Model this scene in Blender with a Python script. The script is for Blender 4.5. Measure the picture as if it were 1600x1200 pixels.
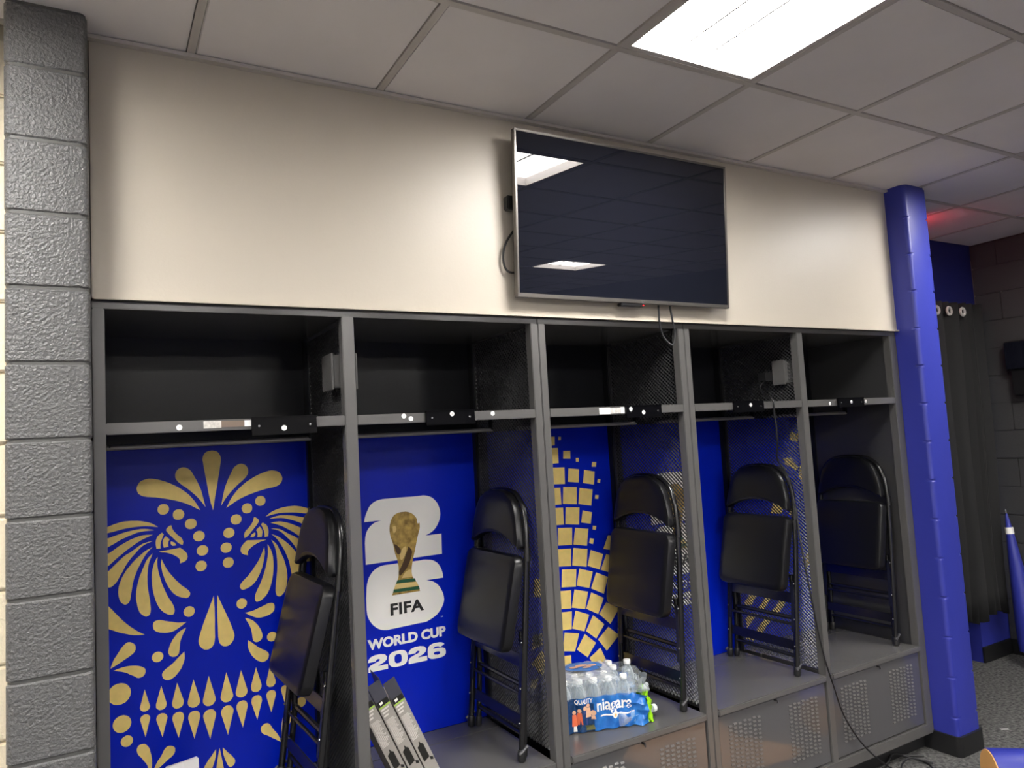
import bpy, math, random, json
from mathutils import Vector, Matrix
random.seed(7)
PI = math.pi
for o in list(bpy.data.objects): bpy.data.objects.remove(o, do_unlink=True)
SC = bpy.context.scene
COL = SC.collection

# ------------------------------------------------------------------ camera
cam_d = bpy.data.cameras.new('camera'); cam = bpy.data.objects.new('camera', cam_d); COL.objects.link(cam)
YAW, PITCH, ROLL = .5199, .0766, -.0567
FW = Vector((math.sin(YAW)*math.cos(PITCH), math.cos(YAW)*math.cos(PITCH), math.sin(PITCH)))
RT = Vector((math.cos(YAW), -math.sin(YAW), 0)); UP = RT.cross(FW)
R2 = RT*math.cos(ROLL)+UP*math.sin(ROLL); U2 = -RT*math.sin(ROLL)+UP*math.cos(ROLL)
M3 = Matrix((R2, U2, -FW)).transposed()
cam.matrix_world = Matrix.Translation((.0142, -2.4107, 1.7477)) @ M3.to_4x4()
cam_d.sensor_width = 36; cam_d.lens = 1140.14/1600*36; cam_d.clip_start = .05
SC.camera = cam
# ------------------------------------------------------------------ world + exposure
w = bpy.data.worlds.new('world'); SC.world = w; w.use_nodes = True
w.node_tree.nodes['Background'].inputs[0].default_value = (.5, .5, .55, 1)
w.node_tree.nodes['Background'].inputs[1].default_value = .05
SC.view_settings.view_transform = 'Standard'; SC.view_settings.look = 'None'
SC.view_settings.exposure = 0.85; SC.view_settings.gamma = 1.0; SC.view_settings.use_curve_mapping = False
LAMP = 34.0          # radiance of the ceiling troffer lenses

# ------------------------------------------------------------------ materials
MATS = {}
def s2l(c): return tuple((v/255/12.92) if v/255 <= .04045 else ((v/255+.055)/1.055)**2.4 for v in c)
def mat(name, col, rough=.5, metal=0, bump=0, bscale=60, var=0, vscale=8, coat=0, emit=0, spec=.5, bdist=.002, detail=4, col2=None):
    if name in MATS: return MATS[name]
    m = bpy.data.materials.new(name); m.use_nodes = True; nt = m.node_tree; b = nt.nodes['Principled BSDF']
    b.inputs['Base Color'].default_value = (*col, 1); b.inputs['Roughness'].default_value = rough
    b.inputs['Metallic'].default_value = metal; b.inputs['Specular IOR Level'].default_value = spec
    b.inputs['Coat Weight'].default_value = coat
    if emit:
        b.inputs['Emission Color'].default_value = (*col, 1); b.inputs['Emission Strength'].default_value = emit
    tc = nt.nodes.new('ShaderNodeTexCoord')
    if var:
        n = nt.nodes.new('ShaderNodeTexNoise'); n.inputs['Scale'].default_value = vscale; n.inputs['Detail'].default_value = detail
        nt.links.new(tc.outputs['Object'], n.inputs['Vector'])
        r = nt.nodes.new('ShaderNodeValToRGB'); r.color_ramp.elements[0].position = .3; r.color_ramp.elements[1].position = .7
        lo = col if col2 else tuple(c*(1-var) for c in col); hi = col2 if col2 else tuple(min(1, c*(1+var)) for c in col)
        r.color_ramp.elements[0].color = (*lo, 1); r.color_ramp.elements[1].color = (*hi, 1)
        nt.links.new(n.outputs['Fac'], r.inputs['Fac']); nt.links.new(r.outputs['Color'], b.inputs['Base Color'])
    if bump:
        n = nt.nodes.new('ShaderNodeTexNoise'); n.inputs['Scale'].default_value = bscale; n.inputs['Detail'].default_value = 3
        nt.links.new(tc.outputs['Object'], n.inputs['Vector'])
        bp = nt.nodes.new('ShaderNodeBump'); bp.inputs['Strength'].default_value = bump; bp.inputs['Distance'].default_value = bdist
        nt.links.new(n.outputs['Fac'], bp.inputs['Height']); nt.links.new(bp.outputs['Normal'], b.inputs['Normal'])
    MATS[name] = m; return m
def film(name, tint, clear=.8, rough=.1, bump=.5, bscale=25):
    """thin clear plastic: mostly see-through, a little sheen"""
    m = bpy.data.materials.new(name); m.use_nodes = True; nt = m.node_tree; nt.nodes.clear()
    out = nt.nodes.new('ShaderNodeOutputMaterial'); mx = nt.nodes.new('ShaderNodeMixShader'); tr = nt.nodes.new('ShaderNodeBsdfTransparent')
    p = nt.nodes.new('ShaderNodeBsdfPrincipled'); p.inputs['Base Color'].default_value = (*tint, 1); p.inputs['Roughness'].default_value = rough
    tr.inputs[0].default_value = (.93, .96, .97, 1)
    fr = nt.nodes.new('ShaderNodeLayerWeight'); fr.inputs[0].default_value = .35
    mp = nt.nodes.new('ShaderNodeMapRange'); mp.inputs[3].default_value = 1-clear; mp.inputs[4].default_value = min(1, 1.65-clear)
    tc = nt.nodes.new('ShaderNodeTexCoord'); n = nt.nodes.new('ShaderNodeTexNoise'); n.inputs['Scale'].default_value = bscale
    b = nt.nodes.new('ShaderNodeBump'); b.inputs['Strength'].default_value = bump; b.inputs['Distance'].default_value = .01
    nt.links.new(tc.outputs['Object'], n.inputs['Vector']); nt.links.new(n.outputs['Fac'], b.inputs['Height']); nt.links.new(b.outputs[0], p.inputs['Normal'])
    nt.links.new(b.outputs[0], fr.inputs['Normal'])
    nt.links.new(fr.outputs['Facing'], mp.inputs[0]); nt.links.new(mp.outputs[0], mx.inputs[0])
    nt.links.new(tr.outputs[0], mx.inputs[1]); nt.links.new(p.outputs[0], mx.inputs[2]); nt.links.new(mx.outputs[0], out.inputs[0])
    return m
m_wall = mat('beige_wall_paint', s2l((188, 180, 166)), .42, bump=.25, bscale=90, bdist=.0012)
m_tile = mat('ceiling_tile_white', s2l((224, 219, 219)), .9, bump=.25, bscale=300, bdist=.001, var=.03, vscale=3)
m_dgrid = mat('lens_divider_grey', s2l((120, 118, 114)), .6)
m_void = mat('ceiling_void_dark', (.03, .03, .03), .9)
m_grid = mat('ceiling_grid_white', s2l((188, 182, 178)), .5)
m_greyblk = mat('grey_block_paint', s2l((90, 90, 90)), .3, bump=1, bscale=118, bdist=.006)
m_mortar_grey = mat('grey_mortar', s2l((80, 80, 78)), .5)
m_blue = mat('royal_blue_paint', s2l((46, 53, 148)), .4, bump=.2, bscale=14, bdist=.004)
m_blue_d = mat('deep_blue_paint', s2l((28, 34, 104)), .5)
m_blackblk = mat('charcoal_block_paint', s2l((64, 64, 64)), .5, bump=.6, bscale=110, bdist=.003)
m_blackmort = mat('charcoal_mortar', s2l((50, 50, 50)), .6)
m_mortline = mat('pale_mortar', s2l((120, 118, 112)), .8)
m_cream = mat('cream_block_paint', s2l((226, 214, 188)), .5, bump=.5, bscale=100, bdist=.003)
m_room = mat('pale_room_paint', s2l((218, 216, 212)), .6, bump=.3, bscale=100, bdist=.002)
m_creammort = mat('cream_mortar', s2l((200, 188, 165)), .6)
m_carpet = mat('dark_carpet', s2l((44, 44, 45)), .95, bump=1, bscale=260, bdist=.008, var=1, vscale=55, detail=8, col2=s2l((122, 121, 118)))
m_rubber = mat('black_rubber', (.012, .012, .013), .4)
m_lock = mat('locker_grey_paint', s2l((87, 86, 85)), .24, bump=.06, bscale=180, bdist=.001, spec=.6)
m_door = mat('locker_door_gloss', s2l((80, 80, 82)), .16, bump=.03, bscale=5, bdist=.003, coat=1)
m_lockin = mat('locker_paint_shaded', s2l((27, 28, 31)), .25, bump=.05, bscale=9, bdist=.004, spec=.2)  # same locker paint, darkened so the colour carries the interior shade
m_mesh = mat('locker_mesh_metal', s2l((48, 48, 49)), .28, spec=.7)
m_sidep = mat('locker_side_panel', s2l((58, 58, 59)), .28, bump=.05, bscale=9, bdist=.004)  # locker paint darkened part way, inside shade kept in the colour
m_poster = mat('poster_blue', s2l((0, 32, 186)), .3, spec=.25)
m_gold = mat('poster_gold', s2l((244, 215, 130)), .42, spec=.3, var=.05, vscale=30)
m_white = mat('print_white', s2l((248, 246, 240)), .4)
m_black = mat('print_black', s2l((28, 28, 24)), .4)
m_green = mat('print_green', s2l((22, 84, 56)), .4)
m_tro = mat('print_trophy_gold', s2l((120, 92, 36)), .4, var=1, vscale=38, detail=5, col2=s2l((206, 172, 88)))
m_trod = mat('print_trophy_brown', s2l((74, 50, 20)), .4)
m_troh = mat('print_trophy_light', s2l((228, 200, 130)), .4)
m_vinyl = mat('black_vinyl', (.006, .006, .007), .32, bump=.12, bscale=260, bdist=.0008, spec=.38)
m_frame = mat('black_gloss_tube', (.008, .008, .009), .22, spec=.6)
m_steel = mat('grey_steel', s2l((150, 148, 144)), .35, metal=.5)
m_chrome = mat('bright_steel', s2l((190, 190, 190)), .25, metal=.9)
m_plast = mat('black_plastic', (.01, .01, .011), .35)
m_glossblk = mat('gloss_black_plate', (.003, .003, .004), .08, spec=.14)
m_screen = mat('tv_screen_glass', (.008, .009, .015), .015, spec=.5)
m_bezel = mat('tv_bezel_silver', s2l((120, 116, 112)), .3, metal=.8)
m_sticker = mat('sticker_white', s2l((235, 235, 235)), .5)
m_label = mat('label_silver', s2l((196, 192, 186)), .4, var=.25, vscale=120)
m_cloth = mat('black_curtain_cloth', s2l((30, 30, 30)), .85, bump=.3, bscale=500, bdist=.0008)
m_carton = mat('carton_grey', s2l((152, 147, 140)), .5)
m_carton_d = mat('carton_dark', s2l((66, 66, 74)), .3)
m_cardtext = mat('carton_print_pale', s2l((215, 210, 204)), .5)
m_lime = mat('print_lime', s2l((160, 200, 70)), .5)
m_orange = mat('foam_orange', s2l((232, 178, 108)), .7)
m_skin = mat('print_skin', s2l((226, 180, 146)), .5)
m_coral = mat('print_coral', s2l((226, 110, 70)), .5)
m_navy = mat('print_navy', s2l((22, 38, 78)), .4)
m_cap = mat('cap_white', s2l((240, 240, 238)), .4)
m_pet = film('clear_bottle_plastic', (.8, .86, .88), .82, .08, .15, 60)
m_film = film('clear_shrink_film', (.85, .88, .9), .88, .12, .9, 38)
m_paper = mat('paper_white', s2l((225, 222, 220)), .6)

# ------------------------------------------------------------------ mesh builder
class MB:
    def __init__(s): s.v = []; s.f = []
    def add(s, vs, fs):
        k = len(s.v); s.v += [tuple(p) for p in vs]; s.f += [tuple(i+k for i in f) for f in fs]; return s
    def box(s, x0, x1, y0, y1, z0, z1):
        return s.add([(x0,y0,z0),(x1,y0,z0),(x1,y1,z0),(x0,y1,z0),(x0,y0,z1),(x1,y0,z1),(x1,y1,z1),(x0,y1,z1)],
                     [(0,3,2,1),(4,5,6,7),(0,1,5,4),(1,2,6,5),(2,3,7,6),(3,0,4,7)])
    def prism(s, pts, axis, a, b):
        """pts 2-D outline, extruded along axis from a to b"""
        n = len(pts)
        def P(p, t): return {'x': (t, p[0], p[1]), 'y': (p[0], t, p[1]), 'z': (p[0], p[1], t)}[axis]
        vs = [P(p, a) for p in pts]+[P(p, b) for p in pts]
        fs = [tuple(range(n)), tuple(range(2*n-1, n-1, -1))]+[(i, i+n, (i+1) % n+n, (i+1) % n) for i in range(n)]
        return s.add(vs, fs)
    def flat(s, pts, y):
        return s.add([(p[0], y, p[1]) for p in pts], [tuple(range(len(pts)))])
    def tube(s, pts, r, n=8, cap=True):
        pts = [Vector(p) for p in pts]; m = len(pts)
        rr = r if isinstance(r, (list, tuple)) else [r]*m
        t0 = (pts[1]-pts[0]).normalized(); ref = Vector((0, 0, 1)) if abs(t0.z) < .9 else Vector((1, 0, 0))
        nrm = t0.cross(ref).normalized(); vs = []
        for i in range(m):
            t = ((pts[min(i+1, m-1)]-pts[max(i-1, 0)])).normalized()
            nrm = (nrm-t*nrm.dot(t)).normalized(); b = t.cross(nrm)
            for k in range(n):
                a = 2*PI*k/n; vs.append(pts[i]+(nrm*math.cos(a)+b*math.sin(a))*rr[i])
        fs = [(i*n+k, i*n+(k+1) % n, (i+1)*n+(k+1) % n, (i+1)*n+k) for i in range(m-1) for k in range(n)]
        if cap: fs += [tuple(range(n-1, -1, -1)), tuple((m-1)*n+k for k in range(n))]
        return s.add(vs, fs)
    def lathe(s, prof, n=16, c=(0, 0, 0)):
        """profile of (r, z) about the z axis"""
        vs = [(c[0]+r*math.cos(2*PI*k/n), c[1]+r*math.sin(2*PI*k/n), c[2]+z) for r, z in prof for k in range(n)]
        m = len(prof)
        fs = [(i*n+k, i*n+(k+1) % n, (i+1)*n+(k+1) % n, (i+1)*n+k) for i in range(m-1) for k in range(n)]
        fs += [tuple(range(n-1, -1, -1)), tuple((m-1)*n+k for k in range(n))]
        return s.add(vs, fs)
    def mesh(s, name, mt, bevel=0, smooth=False, off=(0, 0, 0), seg=2):
        me = bpy.data.meshes.new(name); me.from_pydata([(v[0]-off[0], v[1]-off[1], v[2]-off[2]) for v in s.v], [], s.f)
        me.materials.append(mt)
        if bevel:
            import bmesh
            bm = bmesh.new(); bm.from_mesh(me)
            es = [e for e in bm.edges if len(e.link_faces) == 2 and e.calc_face_angle(0) > .6]
            bmesh.ops.bevel(bm, geom=es, offset=bevel, segments=seg, affect='EDGES', clamp_overlap=True); bm.to_mesh(me); bm.free()
        if smooth:
            for p in me.polygons: p.use_smooth = True
            try: me.set_sharp_from_angle(angle=.7)
            except Exception: pass
        me.update(); return me
    def build(s, name, mt, parent=None, bevel=0, smooth=False, off=(0, 0, 0), seg=2):
        return link(name, s.mesh(name, mt, bevel, smooth, off, seg), parent)
def link(name, me, parent=None, loc=None, rot=None):
    o = bpy.data.objects.new(name, me); COL.objects.link(o)
    if parent: o.parent = parent
    if loc: o.location = loc
    if rot: o.rotation_euler = rot
    return o
def B(x0, x1, y0, y1, z0, z1): return MB().box(x0, x1, y0, y1, z0, z1)
def thing(name, label, cat, loc=(0, 0, 0), rot=(0, 0, 0), group=None):
    o = link(name, None, None, loc, rot); tag(o, label, cat, group); return o
def tag(o, label, cat, group=None):
    o['label'] = label; o['category'] = cat
    if group: o['group'] = group
    return o
def struct(o, label=None):
    o['kind'] = 'structure'
    if label: o['label'] = label
    return o
def copy_tree(o, parent=None):
    c = o.copy(); COL.objects.link(c); c.parent = parent
    for ch in [x for x in bpy.data.objects if x.parent == o]: copy_tree(ch, c)
    return c
def smooth_path(P, n=6):
    P = [Vector(p) for p in P]; out = []
    for i in range(len(P)-1):
        a, b, c, d = P[max(i-1, 0)], P[i], P[i+1], P[min(i+2, len(P)-1)]
        for k in range(n):
            t = k/n; out.append(.5*((2*b)+(c-a)*t+(2*a-5*b+4*c-d)*t*t+(3*b-3*c+d-a)*t**3))
    return out+[P[-1]]
def text_geo(txt, x0, x1, z0, z1, bold=0.02, spacing=1.0):
    """lettering as flat outlines filling the box x0..x1, z0..z1"""
    cu = bpy.data.curves.new('lettering', 'FONT'); cu.body = txt; cu.size = 1; cu.offset = bold; cu.space_character = spacing; cu.resolution_u = 4
    o = bpy.data.objects.new('lettering', cu); COL.objects.link(o); dg = bpy.context.evaluated_depsgraph_get(); dg.update()
    me = bpy.data.meshes.new_from_object(o.evaluated_get(dg)); bpy.data.objects.remove(o); bpy.data.curves.remove(cu)
    vs = [v.co.copy() for v in me.vertices]; fs = [tuple(p.vertices) for p in me.polygons]; bpy.data.meshes.remove(me)
    xa = min(v.x for v in vs); xb = max(v.x for v in vs); ya = min(v.y for v in vs); yb = max(v.y for v in vs)
    return [(x0+(v.x-xa)/(xb-xa)*(x1-x0), z0+(v.y-ya)/(yb-ya)*(z1-z0)) for v in vs], fs
def lettering(mb, txt, x0, x1, z0, z1, y, bold=.02, spacing=1.0):
    vs, fs = text_geo(txt, x0, x1, z0, z1, bold, spacing); return mb.add([(a, y, b) for a, b in vs], fs)

# ------------------------------------------------------------------ room shell
ZC = 3.011; W = .762
X0, X1, Y0, Y1 = -4.7, 5.79, -9.1, .58
struct(B(X0-.1, X1+.1, Y0-.1, 2.2, -.06, 0).build('floor', m_carpet), 'dark grey flecked carpet floor')
ceil = struct(B(X0-.1, X1+.1, Y0-.1, 2.2, ZC+.09, ZC+.16).build('ceiling', m_void), 'suspended ceiling of square white tiles')
TW = .6175; TX = .2844; TY = -.607
xs = [X0]+[TX+TW*n for n in range(-9, 9) if X0+.05 < TX+TW*n < X1-.05]+[X1]
ys = [Y0]+[TY-TW*k for k in range(14, -1, -1) if TY-TW*k > Y0+.05]+[0.0, Y1]
LIGHTS = []
LN = [(i, 0) for i in (-6, -2, 2, 6)]+[(i, k) for k in (5, 10) for i in (-6, -4, -2, 0, 2, 4, 6)]  # rearmost row and in-between panels behind the camera are added fill for the posters
for i, k in LN: LIGHTS.append((TX+TW*i, TY-TW*k-TW))
tile_cache = {}
for i in range(len(xs)-1):
    for j in range(len(ys)-1):
        xa, xb, ya, yb = xs[i], xs[i+1], ys[j], ys[j+1]
        if any(abs(xa-l[0]) < .02 and abs(ya-l[1]) < .02 for l in LIGHTS): continue
        if ya > -.01:
            if xb < -.2: yb = .1
            elif xa < 3.85 and xb < 3.9: continue
            elif xa < 3.85: xa = 3.85
        key = (round(xb-xa, 3), round(yb-ya, 3)); g = .0142
        if key not in tile_cache:
            a, b = (xb-xa)/2-g, (yb-ya)/2-g
            tile_cache[key] = B(-a, a, -b, b, .0, .014).mesh('ceiling_tile', m_tile, bevel=.003)
        link('ceiling_tile', tile_cache[key], ceil, ((xa+xb)/2, (ya+yb)/2, ZC+.003))
for x in xs[1:-1]:
    y1 = Y1 if x > 3.9 else (.1 if x < -.2 else 0)
    B(x-.0115, x+.0115, Y0, y1, ZC, ZC+.03).build('grid_runner', m_grid, ceil)
for y in ys[1:-1]:
    if y < -.01: B(X0, X1, y-.0115, y+.0115, ZC-.0006, ZC+.03).build('grid_runner', m_grid, ceil)
    else:
        B(3.9, X1, y-.0115, y+.0115, ZC-.0006, ZC+.03).build('grid_runner', m_grid, ceil); B(X0, -.19, y-.0115, y+.0115, ZC-.0006, ZC+.03).build('grid_runner', m_grid, ceil)
# wall above the lockers
struct(B(.006, 3.845, -.012, .14, 2.226, ZC+.1).build('wall_back', m_wall, bevel=.002), 'beige painted wall above the lockers')
struct(B(.0, 3.85, -.036, -.0125, ZC-.012, ZC).build('trim_1', m_grid), 'white ceiling angle along the beige wall')
struct(B(.012, 3.84, -.026, -.0125, 2.221, 2.229).build('trim_2', m_wall), 'pale bead along the foot of the beige wall')
struct(B(X0, 4.02, .64, .72, 0, ZC+.1).build('wall_rear', m_blackmort), 'dark wall behind the lockers')
# left of the grey pillar
CH = .2032; ZJ = -.012
wl = struct(B(X0, -.2, .108, .2, 0, ZC+.1).build('wall_left', m_creammort), 'cream painted block wall')
blk_cache = {}
def block_mesh(kx, ky, kz, mt, bev=.006):
    k = (round(kx, 3), round(ky, 3), round(kz, 3), mt.name)
    if k not in blk_cache: blk_cache[k] = B(-kx/2, kx/2, -ky/2, ky/2, -kz/2, kz/2).mesh('block', mt, bevel=bev)
    return blk_cache[k]
for r in range(15):
    za, zb = max(0, ZJ+CH*r), min(ZC-.002, ZJ+CH*(r+1)); off = .2032 if r % 2 else 0
    x = -.2
    while x > -1.9:
        wd = .4064 if not (x == -.2 and off) else .2032
        link('block', block_mesh(wd-.006, .02, zb-za-.006, m_cream), wl, (x-wd/2, .104, (za+zb)/2)); x -= wd
struct(B(X0-.1, X0, Y0, 2.2, 0, ZC+.1).build('wall_side', m_room), 'pale side wall behind the camera')
struct(B(X0, X1, Y0-.1, Y0, 1.3, ZC+.1).build('wall_front', m_room), 'pale upper wall opposite the lockers')
struct(B(X0, X1, Y0-.1, Y0, 0, 1.3).build('wall_front_dado', m_blue), 'blue lower wall opposite the lockers')
# right wall of black blocks
wr = struct(B(X1, X1+.1, Y0, 2.2, 0, ZC+.1).build('wall_right', m_blackmort), 'black painted block wall')
for r in range(15):
    za, zb = max(0, ZJ+CH*r), min(ZC-.002, ZJ+CH*(r+1)); y = .578; first = .1825 if r % 2 == 0 else .3857
    while y > -1.6:
        wd = min(first, .4064); first = .4064
        link('block', block_mesh(.012, wd-.004, zb-za-.004, m_blackblk, .003), wr, (X1-.005, y-wd/2, (za+zb)/2)); y -= wd
# chips of pale mortar left bare in two joints
for n, (y, za, zb) in enumerate(((.387, 2.45, 2.63), (.384, 2.26, 2.41), (.386, 1.45, 1.58))):
    B(X1-.0085, X1-.006, y-.004, y+.004, za, zb).build('bare_mortar', m_mortline, wr)
B(X1-.0085, X1-.003, .565, .578, 2.2, 2.9).build('bare_mortar', m_mortline, wr)
# blue wall with the curtained doorway
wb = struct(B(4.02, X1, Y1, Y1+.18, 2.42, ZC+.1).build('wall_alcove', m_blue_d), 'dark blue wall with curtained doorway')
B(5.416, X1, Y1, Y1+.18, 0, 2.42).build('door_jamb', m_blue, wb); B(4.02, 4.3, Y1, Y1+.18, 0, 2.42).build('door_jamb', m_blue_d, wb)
struct(B(4.0, X1, 1.9, 2.0, 0, ZC+.1).build('wall_passage', m_blackmort), 'dark passage behind the curtain')
struct(B(5.41, X1-.012, Y1-.014, Y1-.001, 0, .11).build('baseboard_alcove', m_rubber, bevel=.003), 'black rubber baseboard')
struct(B(X1-.024, X1-.012, -3, Y1-.02, 0, .11).build('baseboard_right', m_rubber, bevel=.003), 'black rubber baseboard')

# block pillars: bullnose blocks stacked on a recessed core
def rrect(x0, x1, y0, y1, r, n=5):
    P = []
    for cx, cy, a in ((x1-r, y1-r, 0), (x0+r, y1-r, 90), (x0+r, y0+r, 180), (x1-r, y0+r, 270)):
        for k in range(n+1):
            t = math.radians(a+90*k/n); P.append((cx+r*math.cos(t), cy+r*math.sin(t)))
    return P
def pillar(x0, x1, y0, y1, mt, core, g, r, label, skin=.004, rs=None):
    p = struct(MB().prism(rrect(x0+skin, x1-skin, y0+skin, y1-skin, rs or r), 'z', 0, ZC+.02).build('wall_pillar', core, smooth=True), label)
    for k in range(15):
        za, zb = max(.001, ZJ+CH*k), min(ZC-.001, ZJ+CH*(k+1)); cx, cy = (x0+x1)/2, (y0+y1)/2; h = zb-za-g
        key = ('pil', mt.name, round(h, 3))
        if key not in blk_cache:
            mb = MB(); out = rrect(x0-cx, x1-cx, y0-cy, y1-cy, r); e = .006
            ins = rrect(x0-cx+e, x1-cx-e, y0-cy+e, y1-cy-e, max(.004, r-e)); n = len(out)
            vs = [(a, b, -h/2) for a, b in ins]+[(a, b, -h/2+e) for a, b in out]+[(a, b, h/2-e) for a, b in out]+[(a, b, h/2) for a, b in ins]
            fs = [tuple(range(n-1, -1, -1)), tuple(3*n+i for i in range(n))]+[(l*n+i, l*n+(i+1) % n, (l+1)*n+(i+1) % n, (l+1)*n+i) for l in range(3) for i in range(n)]
            blk_cache[key] = mb.add(vs, fs).mesh('block', mt, smooth=True)
        link('block', blk_cache[key], p, (cx, cy, (za+zb)/2))
    return p
pillar(-.192, .004, -.136, .1, m_greyblk, m_mortar_grey, .004, .018, 'glossy grey painted block pillar at the left end of the lockers')
pillar(3.838, 4.045, -.128, .3, m_blue, m_blue, .003, .022, 'royal blue block pillar at the right end of the lockers', -.0004, .04)
struct(MB().prism(rrect(3.826, 4.057, -.142, .3, .03), 'z', 0, .1).build('baseboard_pillar', m_rubber, smooth=True), 'black rubber base around the blue pillar')

# ------------------------------------------------------------------ ceiling troffers
def troffer(x, y, label, idx):
    t = thing('ceiling_light', label, 'ceiling light', (x+TW/2, y+TW/2, ZC), group='square ceiling troffers')
    a = TW/2-.012; fr = MB()
    for q in ((-a, a, -a, -a+.02), (-a, a, a-.02, a), (-a, -a+.02, -a+.02, a-.02), (a-.02, a, -a+.02, a-.02)): fr.box(*q, .001, .07)
    fr.build('frame', m_grid, t)
    for (u0, u1) in ((-a+.021, -.0648), (-.0572, .0572), (.0648, a-.021)):
        B(u0, u1, -a+.021, a-.021, .045, .056).build('diffuser', m_lens, t)
    for u in (-.061, .061): B(u-.0035, u+.0035, -a+.02, a-.02, .040, .06).build('lens_divider', m_dgrid, t)
    return t
m_lens = mat('troffer_lens', (1, .975, .94), .4, emit=LAMP)
CN = {-6: 'at the far left end', -2: 'left of the grey pillar', 2: 'in front of the television', 6: 'by the blue pillar'}
ON = {-6: 'leftmost', -4: 'second from left, added for fill', -2: 'third from left', 0: 'fourth from left, added for fill', 2: 'fifth from left', 4: 'sixth from left, added for fill', 6: 'rightmost'}
for i, k in LN:
    lab = ('bright ' if i == 2 else '')+'square ceiling light panel '+CN[i] if k == 0 else 'square ceiling light panel, '+('row behind the camera, ' if k == 5 else 'added rearmost row, ')+ON[i]
    troffer(TX+TW*i, TY-TW*k-TW, lab, 0)

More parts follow.
